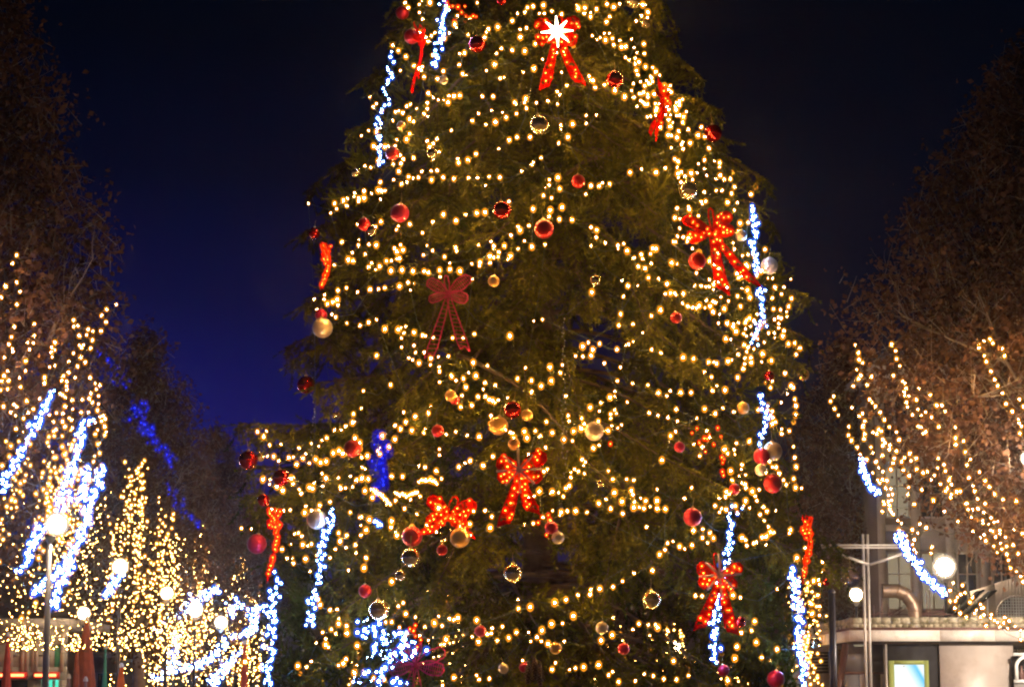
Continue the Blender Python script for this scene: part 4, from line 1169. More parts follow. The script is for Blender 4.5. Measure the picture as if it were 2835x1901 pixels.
# ------------------------------------------------------------- icicle tubes (cold lights)
def poly_bulbs(pl, n, jit, rs_):
    L = [math.dist(a, b) for a, b in zip(pl, pl[1:])]; T_ = sum(L); out_ = []
    for i in range(n):
        s = (i + rs_.random() * .8) / n * T_; k = 0
        while k < len(L) - 1 and s > L[k]: s -= L[k]; k += 1
        t = s / L[k]; a, b = pl[k], pl[k + 1]
        out_.append((a[0] + (b[0] - a[0]) * t + rs_.gauss(0, jit), a[1] + (b[1] - a[1]) * t + rs_.gauss(0, jit * .6)))
    return out_
ICE = [
 ([(1228, 0), (1235, 30), (1218, 60), (1230, 95), (1212, 125), (1204, 165), (1205, 188)], 38, 6, 'blue', 0.010, 'cold blue-white icicle lights at the top left of the fir beside the glossy red bauble'),
 ([(1075, 140), (1080, 195), (1078, 215), (1066, 250), (1070, 290), (1060, 320), (1047, 345), (1050, 400), (1056, 465)], 34, 6, 'blue', 0.009, 'cold blue icicle lights down the upper left outline of the fir'),
 ([(2082, 570), (2088, 600), (2094, 635), (2084, 660), (2086, 690), (2100, 725), (2098, 760)], 34, 6, 'blue', 0.010, 'cold icicle lights at the right outline behind the lit red bow tail'),
 ([(2103, 790), (2108, 840), (2112, 880), (2110, 905), (2092, 935), (2085, 955)], 30, 8, 'blue', 0.009, 'cold icicle lights on the right flank just above the glossy red small bauble'),
 ([(2100, 1085), (2120, 1120), (2118, 1180), (2110, 1200), (2100, 1235)], 24, 7, 'blue', 0.009, 'short cold icicle lights above the beige and crimson bauble pair'),
 ([(1052, 1200), (1058, 1235), (1058, 1275), (1042, 1280), (1062, 1310), (1052, 1345), (1045, 1370)], 34, 8, 'deepblue', .018, 'deep blue light tube inside the left half above the white arcs'),
 ([(918, 1405), (910, 1450), (893, 1490), (887, 1540), (892, 1580), (872, 1610), (865, 1660), (862, 1690), (858, 1740)], 62, 8, 'blue', 0.009, 'long cold icicle lights left, running down past the rosy pearl bauble'),
 ([(765, 1590), (756, 1650), (752, 1700), (748, 1750), (752, 1800), (745, 1850), (742, 1901)], 60, 8, 'blue', 0.010, 'lowest left cold icicle lights between the fir and the street trees'),
 ([(2038, 1400), (2025, 1440), (2018, 1490), (2015, 1530), (2003, 1570), (1999, 1610)], 34, 7, 'blue', 0.009, 'cold icicle lights dropping onto the star of the lower right bow'),
 ([(1999, 1612), (1988, 1660), (1978, 1700), (1983, 1740), (1975, 1790), (1985, 1830)], 40, 7, 'blue', 0.010, 'cold icicle lights under the star of the lower right bow'),
 ([(2190, 1565), (2198, 1620), (2205, 1680), (2210, 1730), (2212, 1780), (2225, 1830), (2222, 1880), (2225, 1901)], 66, 7, 'blue', 0.011, 'brightest cold icicle lights at the lower right edge before the kiosk'),
 ([(1035, 1440), (1045, 1447), (1060, 1455)], 8, 4, 'blue', 0.009, 'small cold light cluster between the white arcs and the red lights'),
]
rs_ = random.Random(5)
for pl, n, j, m_, r, lab in ICE:
    ps = poly_bulbs(pl, n, j, rs_)
    P = [on_fir(x, y, .12 if m_ == 'blue' else -.1) for x, y in ps]
    string(P, lab, r, m_, 'cold icicle light tubes on the fir', 'icicle lights', .5, name='icicle_lights', vr=.35)
# unlit drops
for pl, lab in (([(868, 925), (866, 1000), (872, 1100), (864, 1200), (866, 1268)], 'unlit drop string hanging free at the left beside the glossy red bauble'), ([(1556, 880), (1562, 1000), (1560, 1150), (1566, 1330)], 'unlit drop string in the middle of the fir, right of the lit star bow')):
    ps = poly_bulbs(pl, 44, 5, rs_)
    string([on_fir(x, y, .10) for x, y in ps], lab, .008, 'dead', 'unlit drop strings', maxgap=.5)

# ------------------------------------------------------------- baubles
BALL = {}
V, F = ico(4)
for k in ('red_matte', 'red_gloss', 'crimson', 'pearl', 'gold', 'chrome', 'ghost'):
    BALL[k] = np_mesh('ball', V, F, M[k], True)
capm = MB().lathe([(.0, 1.12), (.15, 1.12), (.17, 1.1), (.19, .975), (.21, .965)], 14).mesh('cap', M['cap'], True)
ringm = MB().tube([(.075 * math.cos(a), 0, 1.19 + .075 * math.sin(a)) for a in [2 * PI * k / 12 for k in range(12)]], .016, 5, closed=True).mesh('hook', M['cap'])
thrm = MB().tube([(0, 0, 1.26), (.05, .05, 1.7), (0, .1, 2.2)], .018, 4).mesh('thread', M['thread'])
BA = [  # x, y, r(px), kind, depth offset, label
 (1114, 36, 19, 'red_matte', .1, 'matte red bauble at the very top left of the fir'),
 (1140, 101, 22, 'red_matte', .1, 'matte red bauble second from the top left, beside a red ribbon'),
 (1321, 123, 24, 'red_gloss', .1, 'glossy dark red bauble right of the top icicle lights'),
 (1388, 2, 14, 'red_gloss', .1, 'glossy red bauble cut by the top frame edge'),
 (1701, 221, 24, 'red_gloss', .1, 'glossy red bauble right of the tails of the star bow'),
 (1974, 369, 25, 'red_gloss', .12, 'glossy red bauble standing out on the right outline against the sky'),
 (1493, 347, 27, 'chrome', .12, 'mirror bauble with gold rim in the upper middle, below the star bow'),
 (1197, 425, 15, 'chrome', .1, 'small mirror bauble right of the matte red one, upper left'),
 (1228, 222, 13, 'pearl', .1, 'small pearl bauble under the top icicle lights'),
 (1111, 349, 13, 'gold', .08, 'small dim gold bauble on the upper left flank'),
 (1086, 425, 19, 'red_matte', .1, 'matte red bauble on the left with warm bulbs on top of it'),
 (985, 478, 12, 'chrome', .1, 'small silver bauble at the left outline above the step in the fir'),
 (1107, 590, 26, 'crimson', .12, 'large dark crimson matte bauble in the upper left part'),
 (1008, 621, 18, 'red_matte', .1, 'matte red bauble left, touching a small mirror bauble'),
 (1030, 638, 14, 'chrome', .14, 'small mirror bauble touching the matte red one, left'),
 (1390, 582, 25, 'red_gloss', .12, 'bright glossy red bauble hanging on a long thread, upper middle'),
 (870, 645, 16, 'red_gloss', .1, 'small glossy red bauble at the left outline above the lit ribbon'),
 (1506, 634, 27, 'red_matte', .12, 'copper red matte bauble in the middle beside the rising lights'),
 (1367, 778, 16, 'gold', .12, 'round gold bauble right of the unlit crimson bow'),
 (893, 907, 28, 'pearl', .14, 'largest cream pearl bauble at the left outline'),
 (889, 872, 17, 'crimson', .06, 'dark red bauble half hidden behind the cream pearl bauble'),
 (1904, 527, 26, 'chrome', .12, 'large mirror bauble at the right, above the lit red bow'),
 (1601, 502, 19, 'red_matte', .08, 'small crumpled-looking red bauble in the upper middle right'),
 (1930, 722, 24, 'red_matte', .14, 'bright red matte bauble hanging under the lit red bow'),
 (1647, 776, 15, 'chrome', .12, 'small mirror bauble alone in the dark middle right'),
 (1872, 879, 16, 'red_matte', .1, 'small orange-red bauble right of centre below the scallop of lights'),
 (2129, 736, 24, 'pearl', .1, 'beige pearl bauble at the right outline beside the bow tail'),
 (2052, 652, 16, 'pearl', .1, 'rosy pearl bauble between the bow and the cold lights, right'),
 (848, 1065, 25, 'red_gloss', .12, 'glossy red bauble hanging free against the blue sky, left'),
 (687, 1273, 26, 'red_gloss', .12, 'glossy red bauble at the far left end of the low bough'),
 (778, 1322, 23, 'red_gloss', .14, 'glossy red bauble on the low left bough, second from the left end'),
 (730, 1384, 17, 'red_gloss', .12, 'small dark glossy red bauble over the lit red ribbon, lower left'),
 (976, 1241, 24, 'red_matte', .1, 'matte red bauble left of the deep blue light tube'),
 (1248, 1095, 16, 'gold', .14, 'small shining gold bauble in front of a red one, left of centre'),
 (1259, 1106, 14, 'red_matte', .08, 'small red bauble peeping out behind the shining gold one'),
 (1419, 1134, 24, 'red_gloss', .12, 'glossy red bauble above the lit star bow in the lower middle'),
 (1212, 1192, 17, 'red_matte', .1, 'small plain red bauble left of the row of warm bulbs, lower left'),
 (1380, 1178, 26, 'gold', .06, 'large copper gold bauble with warm bulbs in front, lower middle'),
 (1423, 1229, 16, 'gold', .12, 'gold bauble directly over the lower star bow'),
 (929, 1149, 9, 'chrome', .1, 'tiny silver bauble at the left outline above the low bough'),
 (720, 1265, 12, 'chrome', .1, 'tiny mirror bauble next to the far left glossy red one'),
 (1459, 1149, 16, 'gold', .12, 'gold bauble hanging right of the glossy red one in the lower middle'),
 (1645, 1193, 26, 'pearl', .08, 'large pale gold pearl bauble right of centre at mid height'),
 (2224, 1037, 16, 'gold', .14, 'gold bauble hanging free at the far right outline'),
 (2129, 1040, 14, 'red_gloss', .1, 'small glossy red bauble near the far right outline'),
 (2057, 1129, 17, 'gold', .12, 'gold bauble half in shade left of the free light loop'),
 (1881, 1237, 15, 'crimson', .12, 'small magenta bauble alone in the dark right part'),
 (2139, 1249, 26, 'pearl', .16, 'large beige pearl bauble overlapping a crimson one, right'),
 (2109, 1263, 23, 'crimson', .08, 'crimson bauble behind the large beige pearl one, right'),
 (2106, 1301, 16, 'pearl', .12, 'white pearl bauble just under the beige and crimson pair'),
 (2139, 1338, 26, 'red_matte', .14, 'large orange-red matte bauble on the right, lowest of the group of four'),
 (2034, 1353, 15, 'red_matte', .08, 'small faint red bauble left of the large orange-red one'),
 (1661, 1338, 9, 'chrome', .1, 'tiny silver bauble in the lower middle right'),
 (711, 1505, 27, 'crimson', .14, 'big wine-dark bauble at the lower left outline beside the lit ribbon'),
 (877, 1437, 27, 'pearl', .14, 'large rosy pearl bauble beside the long cold icicle lights'),
 (1141, 1484, 28, 'red_matte', .06, 'large red bauble above the mirror bauble, lower left'),
 (1138, 1543, 27, 'chrome', .14, 'mirror bauble with gold top below the large red one, lower left'),
 (1224, 1522, 15, 'red_matte', .1, 'small red bauble right of the gold-topped mirror one'),
 (1273, 1488, 27, 'gold', .1, 'large brown-gold bauble under the horizontal red lights'),
 (1109, 1592, 15, 'chrome', .08, 'small mirror bauble just below the gold-topped one'),
 (1011, 1635, 18, 'red_matte', .06, 'bright red bauble alone on the dark boughs, lower left'),
 (1050, 1687, 28, 'chrome', .14, 'lowest large mirror bauble, left above the bright white glow'),
 (1420, 1586, 26, 'chrome', .12, 'large mirror bauble in the dark lower middle'),
 (1330, 1746, 16, 'crimson', .1, 'dull wine-red bauble low in the middle'),
 (1394, 1849, 14, 'pearl', .1, 'pinkish pearl bauble near the bottom edge in the middle'),
 (1545, 1488, 17, 'pearl', .12, 'pale pearl bauble just under a dark red one, lower middle'),
 (1917, 1431, 25, 'crimson', .12, 'large dark glossy crimson bauble right, in the black area'),
 (1526, 1460, 18, 'crimson', .08, 'dark red bauble just above a pale pearl one, lower middle'),
 (1803, 1659, 26, 'chrome', .12, 'large mirror bauble at lower right left of the lit bow'),
 (1666, 1737, 17, 'pearl', .12, 'greyish pearl bauble low right of centre'),
 (1538, 1793, 16, 'gold', .12, 'gold bauble near the bottom in the middle'),
 (1727, 1795, 16, 'crimson', .12, 'red bauble on a dark thread near the bottom, right of centre'),
 (2049, 1721, 15, 'red_gloss', .12, 'small glossy crimson bauble right of the lower right bow'),
 (2003, 1855, 16, 'crimson', .12, 'dark crimson bauble under the lower right icicle lights'),
 (2148, 1879, 24, 'crimson', .14, 'large crimson matte bauble at the bottom right of the fir'),
 (1451, 1846, 14, 'crimson', .08, 'dull red bauble next to brown cones at the bottom'),
 (2254, 1778, 14, 'chrome', .14, 'small mirror bauble on a long thread before the kiosk wall'),
 (2288, 1610, 10, 'red_gloss', .1, 'tiny red bauble at the far lower right bough by the dark pole'),
 (2356, 1599, 26, 'ghost', .14, 'see-through smoky glass bauble hanging off the far right bough'),
 (1752, 4, 20, 'chrome', .1, 'mirror bauble cut by the top edge at the right'),
 (1787, 66, 14, 'chrome', .1, 'small mirror bauble on the upper right outline'),
]
rz = random.Random(8)
for x, y, r, k, off, lab in BA:
    p = on_fir(x, y, off)
    R = r / FPX * p.y * 1.02
    t = thing('bauble', lab, 'bauble', p, 'Christmas baubles on the fir')
    t.rotation_euler = (rz.uniform(-.15, .15), rz.uniform(-.15, .15), rz.uniform(0, 6))
    t.scale = (R, R, R)
    new_obj('ball', BALL[k], t); new_obj('cap', capm, t); new_obj('hook', ringm, t); new_obj('thread', thrm, t)

# ------------------------------------------------------------- bows
def bow(x, y, hw, label, ribbon='ribbon', lit=True, star=None, yaw=0., pitch=0., roll=0., tails=((-.45, -2.05, .30), (.62, -1.85, .36)), off=.16, loops=((150, 1.05, .50, 1), (32, 1.10, .52, 1), (205, .95, .42, 1), (-28, .92, .42, 1), (80, .75, .26, 0)), nb=1.0, bm='redb', br=.011):
    p = on_fir(x, y, off)
    s = hw / FPX * p.y
    t = thing('bow', label, 'bow', p, 'big red ribbon bows on the fir')
    t.rotation_euler = Euler((pitch, roll, yaw), 'XYZ')
    rw = random.Random(int(x + y))
    rot = t.rotation_euler.to_matrix()
    bp = []
    for k, (ang, L, W, web) in enumerate(loops):
        a = math.radians(ang); d = Vector((math.cos(a), 0, math.sin(a))); n_ = Vector((-math.sin(a), 0, math.cos(a)))
        up, lo = [], []
        N = 12
        for i in range(N + 1):
            u = i / N
            w_ = W * math.sin(PI * min(1, u ** 1.35)) ** .8 * (1 if u < 1 else 0) * .5 + .03 * (1 - u)
            if u > .8: w_ = max(w_, W * .5 * math.sqrt(max(0, 1 - ((u - .8) / .2) ** 2)) * .95)
            bulge = -.22 * math.sin(PI * u)
            c = d * (L * u)
            up.append((c + n_ * w_ + Vector((0, bulge, 0))) * s); lo.append((c - n_ * w_ + Vector((0, -bulge * .6, 0))) * s)
        mb = MB(); tr = .034 * s
        mb.tube(up + lo[::-1], tr, 5, closed=False, cap=False)
        if web:
            gz = ribbon != 'ribbon_dull'
            nrib = 13
            for j in range(1, nrib):
                u = j / nrib * N; i = int(u); f = u - i
                A_ = up[i].lerp(up[min(N, i + 1)], f); B_ = lo[i].lerp(lo[min(N, i + 1)], f)
                mb.tube([A_, (A_ + B_) / 2 + Vector((0, -.03 * s, 0)), B_], tr * .5, 3, cap=False)
            for q_ in (.33, .66):
                mb.tube([up[i].lerp(lo[i], q_) for i in range(1, N)], tr * .4, 3, cap=False)
                bp += [(up[i].lerp(lo[i], min(1, max(0, q_ + rw.uniform(-.45, .45)))), 1) for i in range(2, N, 2) if rw.random() < .75]
            # gauze between the wires
            b0 = len(mb.v)
            for i in range(N + 1): mb.v.append(tuple(up[i])); mb.v.append(tuple(lo[i]))
            for i in range(N):
                if gz and (i % 2 == 0 or rw.random() < .5):
                    mb.q.append((b0 + 2 * i, b0 + 2 * i + 1, b0 + 2 * i + 3, b0 + 2 * i + 2))
        mb.build('loop', M[ribbon], t)
    for tx, tz, W in tails:
        mb = MB(); N = 12; up, lo = [], []
        for i in range(N + 1):
            u = i / N
            c = Vector((tx * u ** 1.2, -.18 * math.sin(u * 5), tz * u))
            w_ = .05 + W * .5 * u ** .7
            if u > .86: w_ *= 1 - (u - .86) * 1.2
            sk = .22 * (u - .86) if u > .86 else 0
            up.append((c + Vector((w_, .03, -sk * 2.2 * (1 if tx > 0 else -1) ))) * s); lo.append((c - Vector((w_, .03, -sk * 2.2 * (1 if tx > 0 else -1)))) * s)
        tr = .034 * s
        mb.tube(up, tr, 5); mb.tube(lo, tr, 5); mb.tube([up[-1], (up[-1] + lo[-1]) / 2 + Vector((0, 0, .18 * s)), lo[-1]], tr, 5)
        for j in range(1, 15):
            u = j / 15 * N; i = int(u); f = u - i
            A_ = up[i].lerp(up[min(N, i + 1)], f); B_ = lo[i].lerp(lo[min(N, i + 1)], f)
            mb.tube([A_, B_ + Vector((0, 0, .03 * s))], tr * .5, 3, cap=False)
            if j % 2: bp.append((A_.lerp(B_, rw.uniform(.2, .8)), 1))
            if j % 3 == 0: bp.append((A_.lerp(B_, rw.uniform(.0, 1)), 1))
        b0 = len(mb.v)
        for i in range(N + 1): mb.v.append(tuple(up[i])); mb.v.append(tuple(lo[i]))
        for i in range(N):
            if i % 3 != 1 and ribbon != 'ribbon_dull': mb.q.append((b0 + 2 * i, b0 + 2 * i + 1, b0 + 2 * i + 3, b0 + 2 * i + 2))
        mb.build('tail', M[ribbon], t)
    mb = MB(); V_, F_ = ico(2, .13 * s)
    new_obj('knot', np_mesh('knot', V_ * np.array([1, .7, 1.2]), F_, M[ribbon], True), t)
    if star:
        mb = MB()
        for k in range(8):
            a = k * PI / 4 + .06
            L = (.62 if k % 2 == 0 else .56) * s * (1.1 if star == 'starlit' else 1.45)
            b = Vector((math.cos(a), 0, math.sin(a)))
            mb.tube([Vector((0, -.2 * s, 0)), Vector((0, -.24 * s, 0)) + b * L * .5, Vector((0, -.22 * s, 0)) + b * L], [.085 * s, .055 * s, .01 * s] if star == 'starlit' else [.05 * s, .05 * s, .045 * s], 6)
        mb.build('star', M[star], t)
    if lit:
        for q_, _ in bp:
            if rw.random() < nb:
                o = bpy.data.objects.new('bulb', BULB[bm]); COL.objects.link(o); o.parent = t
                o.location = q_ + Vector((0, -.03 * s, 0)); r_ = br * rw.uniform(.7, 1.25); o.scale = (r_, r_, r_)
    return t
edge = dict(loops=((150, 1.0, .5, 1), (30, 1.0, .5, 1), (210, .9, .4, 1), (-30, .9, .4, 1)))
bow(1542, 92, 68, 'lit red bow with blazing white star at the top of the fir', star='starlit', tails=((-.55, -2.35, .34), (.98, -2.15, .42)))
bow(1160, 100, 48, 'unlit red ribbon bow seen edge-on at the upper left', lit=False, yaw=1.25, tails=((-.6, -3.6, .35), (.4, -2.4, .3)))
bow(1832, 268, 58, 'orange-red ribbon bow seen edge-on on the upper right flank', lit=True, nb=.25, yaw=1.2, roll=.45, tails=((-.3, -2.6, .4), (.5, -2.2, .3)))
bow(1972, 640, 78, 'wide lit red bow on the right flank of the fir', roll=.28, tails=((1.0, -2.0, .45), (2.05, -1.45, .5)), loops=((172, 1.15, .42, 1), (60, .95, .40, 1), (18, .80, .36, 1), (215, .95, .42, 1), (110, .85, .2, 0)))
bow(900, 705, 46, 'narrow lit red bow seen edge-on at the left outline', yaw=1.42, tails=((-.3, -2.2, .3), (.3, -2.0, .3)), nb=1.0)
bow(1241, 812, 58, 'unlit crimson wire bow with long tails in the left middle', 'ribbon_dull', lit=False, loops=((148, 1.2, .55, 1), (38, 1.35, .50, 1), (200, 1.0, .45, 1), (-18, 1.0, .50, 1), (98, .9, .2, 0)), tails=((-.92, -3.1, .42), (.82, -2.75, .46)))
bow(1437, 1302, 70, 'lit red bow with pale unlit star in the lower middle', star='startube', tails=((-.62, -2.15, .45), (.55, -1.65, .5)), loops=((155, .95, .6, 1), (32, 1.25, .55, 1), (200, .9, .45, 1), (-20, .95, .5, 1)))
bow(757, 1440, 50, 'lit red bow seen edge-on hanging down the lower left', yaw=1.3, tails=((-.3, -3.4, .3), (.35, -2.7, .3)))
bow(1245, 1425, 72, 'sprawling lit red bow lying deep between the boughs, lower left', roll=.15, off=-.05, tails=((-1.0, -.9, .4), (.9, -.7, .4)), nb=.9)
bow(1992, 1592, 66, 'lit red bow with cold star and curved tails at lower right', star='startube', tails=((-.85, -2.2, .45), (.55, -2.4, .45)), loops=((158, 1.0, .6, 1), (22, 1.05, .45, 1), (205, .95, .5, 1), (-35, .85, .4, 1), (100, .95, .25, 0)))
bow(2232, 1462, 50, 'lit red bow seen edge-on at the lower right outline', yaw=1.25, tails=((-.3, -3.0, .3), (.3, -2.2, .3)))
bow(1150, 1838, 62, 'dark red wire bow low on the left, unlit before the white glow', 'ribbon_dull', lit=False, loops=((195, 1.2, .55, 1), (-12, 1.3, .6, 1), (150, 1.2, .5, 0), (25, 1.45, .55, 0), (112, 1.1, .1, 0), (75, 1.0, .1, 0)), tails=((-.7, -2.0, .4), (.3, -2.2, .4)))
if 0: bow(1945, 1235, 44, 'small dim red-lit bow deep in the right half of the fir', lit=True, nb=.6, off=-.1, tails=((-.4, -1.4, .3), (1.2, -1.6, .3)))
if 0: bow(1262, 40, 46, 'dim red-lit bow beside the top icicle lights', lit=True, nb=.5, off=-.1, yaw=.5, tails=((-.4, -1.0, .3), (.8, -1.2, .3)))

for pts_, lab in (([(1237, 8), (1243, 20), (1254, 18), (1287, 18), (1268, 20), (1288, 57), (1318, 47), (1302, 50), (1278, 35), (1258, 60), (1310, 45), (1290, 46)], 'scattered red bulbs beside the top icicle lights'),
   ([(1930, 1185), (1987, 1184), (1996, 1208), (1950, 1213), (1964, 1204), (1916, 1198), (1935, 1222), (1976, 1230), (1953, 1250), (1998, 1265), (2001, 1280), (2000, 1305), (2003, 1315), (1690, 1228), (1936, 1226), (1958, 1214), (2004, 1270)], 'scattered red bulbs in the dark right part of the fir'),
   ([(1500, 1430), (1518, 1425), (1522, 1438), (1526, 1450), (1490, 1446), (1513, 1480)], 'few red bulbs under the right tail of the lower star bow'),
   ([(1150, 1760), (1145, 1745), (1165, 1770), (1155, 1790), (1135, 1740), (1150, 1730)], 'few red bulbs above the dark wire bow, bottom left')):
    string([on_fir(x, y, .02) for x, y in pts_], lab, .0085, 'redb', 'red bulb strings on the fir', wire=False)

# pine cones at the bottom
for x, y, lab in ((1462, 1850, 'left brown fir cone hanging near the bottom edge'), (1480, 1840, 'middle brown fir cone hanging near the bottom edge'), (1495, 1855, 'right shiny brown fir cone hanging near the bottom edge')):
    p = on_fir(x, y, .14)
    t = thing('fir_cone', lab, 'cone', p, 'brown cones near the bottom edge')
    mb = MB()
    mb.lathe([(0, -.15), (.018, -.14), (.024, -.05), (.018, .06), (0, .08)], 8)
    core = mb.build('core', M['bark'], t)
    mb = MB()
    for i in range(60):
        a = i * 2.4; z = -.14 + i * .0036; r = .034 * math.sin(PI * min(1, (i + 6) / 66)) + .006
        c = Vector((math.cos(a), math.sin(a), 0)); n_ = Vector((-math.sin(a), math.cos(a), 0))
        b0 = len(mb.v)
        for q_ in (c * .012 + Vector((0, 0, z)), c * r + n_ * .012 + Vector((0, 0, z - .008)), c * (r + .01) + Vector((0, 0, z - .016)), c * r - n_ * .012 + Vector((0, 0, z - .008))): mb.v.append(tuple(q_))
        mb.q.append((b0, b0 + 1, b0 + 2, b0 + 3))
    mb.build('scales', M['brown'], t, 'stuff')

# ------------------------------------------------------------- lights in the street trees
LX = (0, 700, 3.136)
LP = """110,90 145,20 48,290 10,385 145,255 173,337 147,448 297,615 123,640 100,728 298,717 240,778 289,782 78,793 257,838 108,833 113,857 37,907 222,938 640,583 640,640 677,632 687,718 752,712 765,663 807,680 877,678 925,490 882,543 920,600 1010,448 803,757 787,828 690,803 725,800 708,820 637,870 478,777 450,820 477,843 443,862 452,903 700,907 740,948 597,942 673,985 432,990 477,978 222,1023 65,1025 33,1065 13,1112 75,1110 170,1085 387,1080 387,1130 550,1068 537,1108 580,1115 595,1037 652,1082 783,1080 67,1180 180,1163 5,1190 577,1155 580,1190 520,1220 540,1230 565,1250 345,1265 232,1285 30,1332 145,1333 120,1315 627,1275 715,1272 835,1183 825,1133 868,1148 790,1220 855,1240 803,1297 775,1262 855,1310 845,1365 563,1330 632,1355 490,1387 545,1392 705,1382 768,1383 92,1382 135,1410 245,1385 290,1355 383,1387 430,1405 205,1437 465,1465 542,1463 600,1433 620,1450 868,1420 895,1412 912,1438 880,1458 827,1470 770,1490 138,1527 237,1507 322,1533 485,1533 565,1508 628,1518 847,1535 910,1508 920,1553"""
P = []
rl = random.Random(15)
for a in LP.split():
    u, v = a.split(','); x, y = float(u) / LX[2], 700 + float(v) / LX[2]
    P.append(at(x, y, 36.6 + rl.uniform(-.4, .6)))
GT = 'warm light curtains in the street trees'
string(P, 'warm bulb curtain in the upper crown of the leftmost street tree', .014, 'warm', GT, maxgap=1.4, wr=.004)
def drapes(tops, n, D0, D1, bottom, r, label, seed, lean=0., joined=False, dens=1.0, jx=9, m='warm_far', gap=20, group=GT):
    rr_ = random.Random(seed); P = []
    guard = 0
    while len(P) < n and guard < 5000:
        guard += 1
        (xa, ya), (xb, yb_) = rr_.choice(tops); t = rr_.random()
        x = xa + (xb - xa) * t; y = ya + (yb_ - ya) * t + rr_.expovariate(1 / 60.)
        D = rr_.uniform(D0, D1); L = rr_.uniform(120, 420)
        ye = min(bottom, y + L); l = lean + rr_.uniform(-.15, .15); x0 = x; y0 = y
        while y < ye and len(P) < n:
            P.append(at(x0 + (y - y0) * l + rr_.gauss(0, jx), y, D)); y += rr_.uniform(.55, 1.5) * gap
    return string(P, label, r, m, group, maxgap=2.0, joined=joined, wr=.004, vr=.4)
drapes([((0, 1190), (290, 1190))], 290, 35.8, 37.5, 1790, .013, 'warm bulb curtain low in the leftmost street tree around the largest lamp', 31, -.15, gap=21)
drapes([((300, 1260), (400, 1265)), ((390, 1290), (480, 1420)), ((270, 1380), (460, 1500)), ((250, 1500), (460, 1600))], 295, 62, 66, 1800, .017, 'warm bulb curtain with pointed top on the second street tree, left', 32, -.05, gap=19)
drapes([((470, 1370), (590, 1470)), ((500, 1500), (560, 1650)), ((580, 1470), (560, 1600))], 290, 88, 94, 1860, .022, 'warm bulb curtain on the third street tree left of the fir', 33, -.3, gap=17)
drapes([((640, 1530), (730, 1620)), ((600, 1600), (760, 1700)), ((660, 1500), (700, 1560))], 290, 112, 122, 1895, .026, 'warm bulb curtain on the farthest street tree before the fir', 34, -.25, gap=15)
drapes([((20, 1700), (250, 1765)), ((200, 1765), (520, 1710))], 270, 42, 60, 1800, .013, 'dense low swag of warm bulbs above the shop and the parasols', 35, 0., joined=True, gap=15, jx=22)
drapes([((0, 1380), (300, 1300)), ((230, 1280), (360, 1330)), ((380, 1420), (520, 1500)), ((180, 1560), (640, 1640))], 820, 46, 56, 1790, .013, 'small warm bulbs filling the lower left between the nearest street trees', 39, -.2, joined=True, gap=17, jx=12)
drapes([((380, 1540), (700, 1600)), ((430, 1660), (760, 1690)), ((480, 1460), (600, 1500))], 1300, 64, 110, 1901, .017, 'carpet of tiny warm bulbs in the far street left of the fir', 36, -.3, joined=True, gap=12, jx=10)
drapes([((960, 1650), (1330, 1720)), ((1000, 1330), (1350, 1420))], 420, 52, 90, 1901, .026, 'warm bulbs glimpsed through the lower left of the fir', 37, -.2, joined=True, gap=13)
drapes([((1700, 1680), (2120, 1720)), ((1600, 1760), (1800, 1780)), ((2160, 1500), (2260, 1560))], 420, 50, 80, 1901, .024, 'warm bulbs glimpsed through the lower right of the fir', 38, .2, joined=True, gap=13)

def cold(pls, D, n, r, label, jit=7, m='blue', joined=False):
    rr_ = random.Random(int(D * 10 + n)); P = []
    tot_ = sum(sum(math.dist(a, b) for a, b in zip(pl, pl[1:])) for pl in pls)
    for pl in pls:
        ln = sum(math.dist(a, b) for a, b in zip(pl, pl[1:]))
        P += [(at(x, y, D + rr_.uniform(-.3, .3)) if D > 30 else on_fir(x, y, .04)) for x, y in poly_bulbs(pl, max(3, int(n * ln / tot_)), jit, rr_)]
    return string(P, label, r, m, 'cold icicle lights in the street trees', 'icicle lights', 1.5, name='icicle_lights', joined=joined, vr=.4, wr=.004)
cold([[(148, 1085), (128, 1120), (105, 1160), (70, 1225), (50, 1270), (28, 1310), (0, 1370)]], 36, 60, .020, 'slanting cold icicle lights at the far left, uppermost of the leftmost tree')
cold([[(240, 1160), (222, 1205), (215, 1250), (200, 1290), (188, 1320), (178, 1365), (162, 1410)]], 36.2, 60, .020, 'cold icicle lights falling towards the largest lamp from above')
cold([[(243, 1298), (235, 1345), (225, 1390)], [(285, 1292), (272, 1330), (262, 1375), (248, 1410), (232, 1460), (212, 1500)]], 36.4, 90, .021, 'forked cold icicle lights right above the largest lamp')
cold([[(208, 1510), (185, 1560), (150, 1590), (110, 1620), (85, 1640)], [(205, 1530), (185, 1580), (160, 1640), (135, 1690)]], 36.6, 110, .021, 'brightest pair of cold icicle lights below the largest lamp')
cold([[(115, 1455), (92, 1500), (80, 1540), (60, 1580)]], 36.3, 40, .020, 'cold icicle lights left of the largest lamp')
cold([[(335, 1585), (318, 1610), (292, 1648)]], 48, 34, .022, 'short cold icicle lights under the second lamp from the left')
cold([[(275, 970), (310, 1030), (345, 1070)], [(370, 1110), (395, 1160), (415, 1200), (440, 1235), (465, 1260), (482, 1290)], [(375, 1130), (400, 1190), (420, 1200)]], 60, 90, .024, 'deep blue slanting light curtain high on the second street tree', 12, 'deepblue')
cold([[(458, 1348), (490, 1385), (525, 1430), (555, 1455)]], 70, 34, .024, 'lower deep blue curtain fragment left of the fir', 8, 'deepblue')
cold([[(605, 1628), (575, 1645), (545, 1665)], [(520, 1650), (500, 1700), (465, 1720), (435, 1745)]], 78, 110, .034, 'cold icicle lights around the white lamp of the left row', 8)
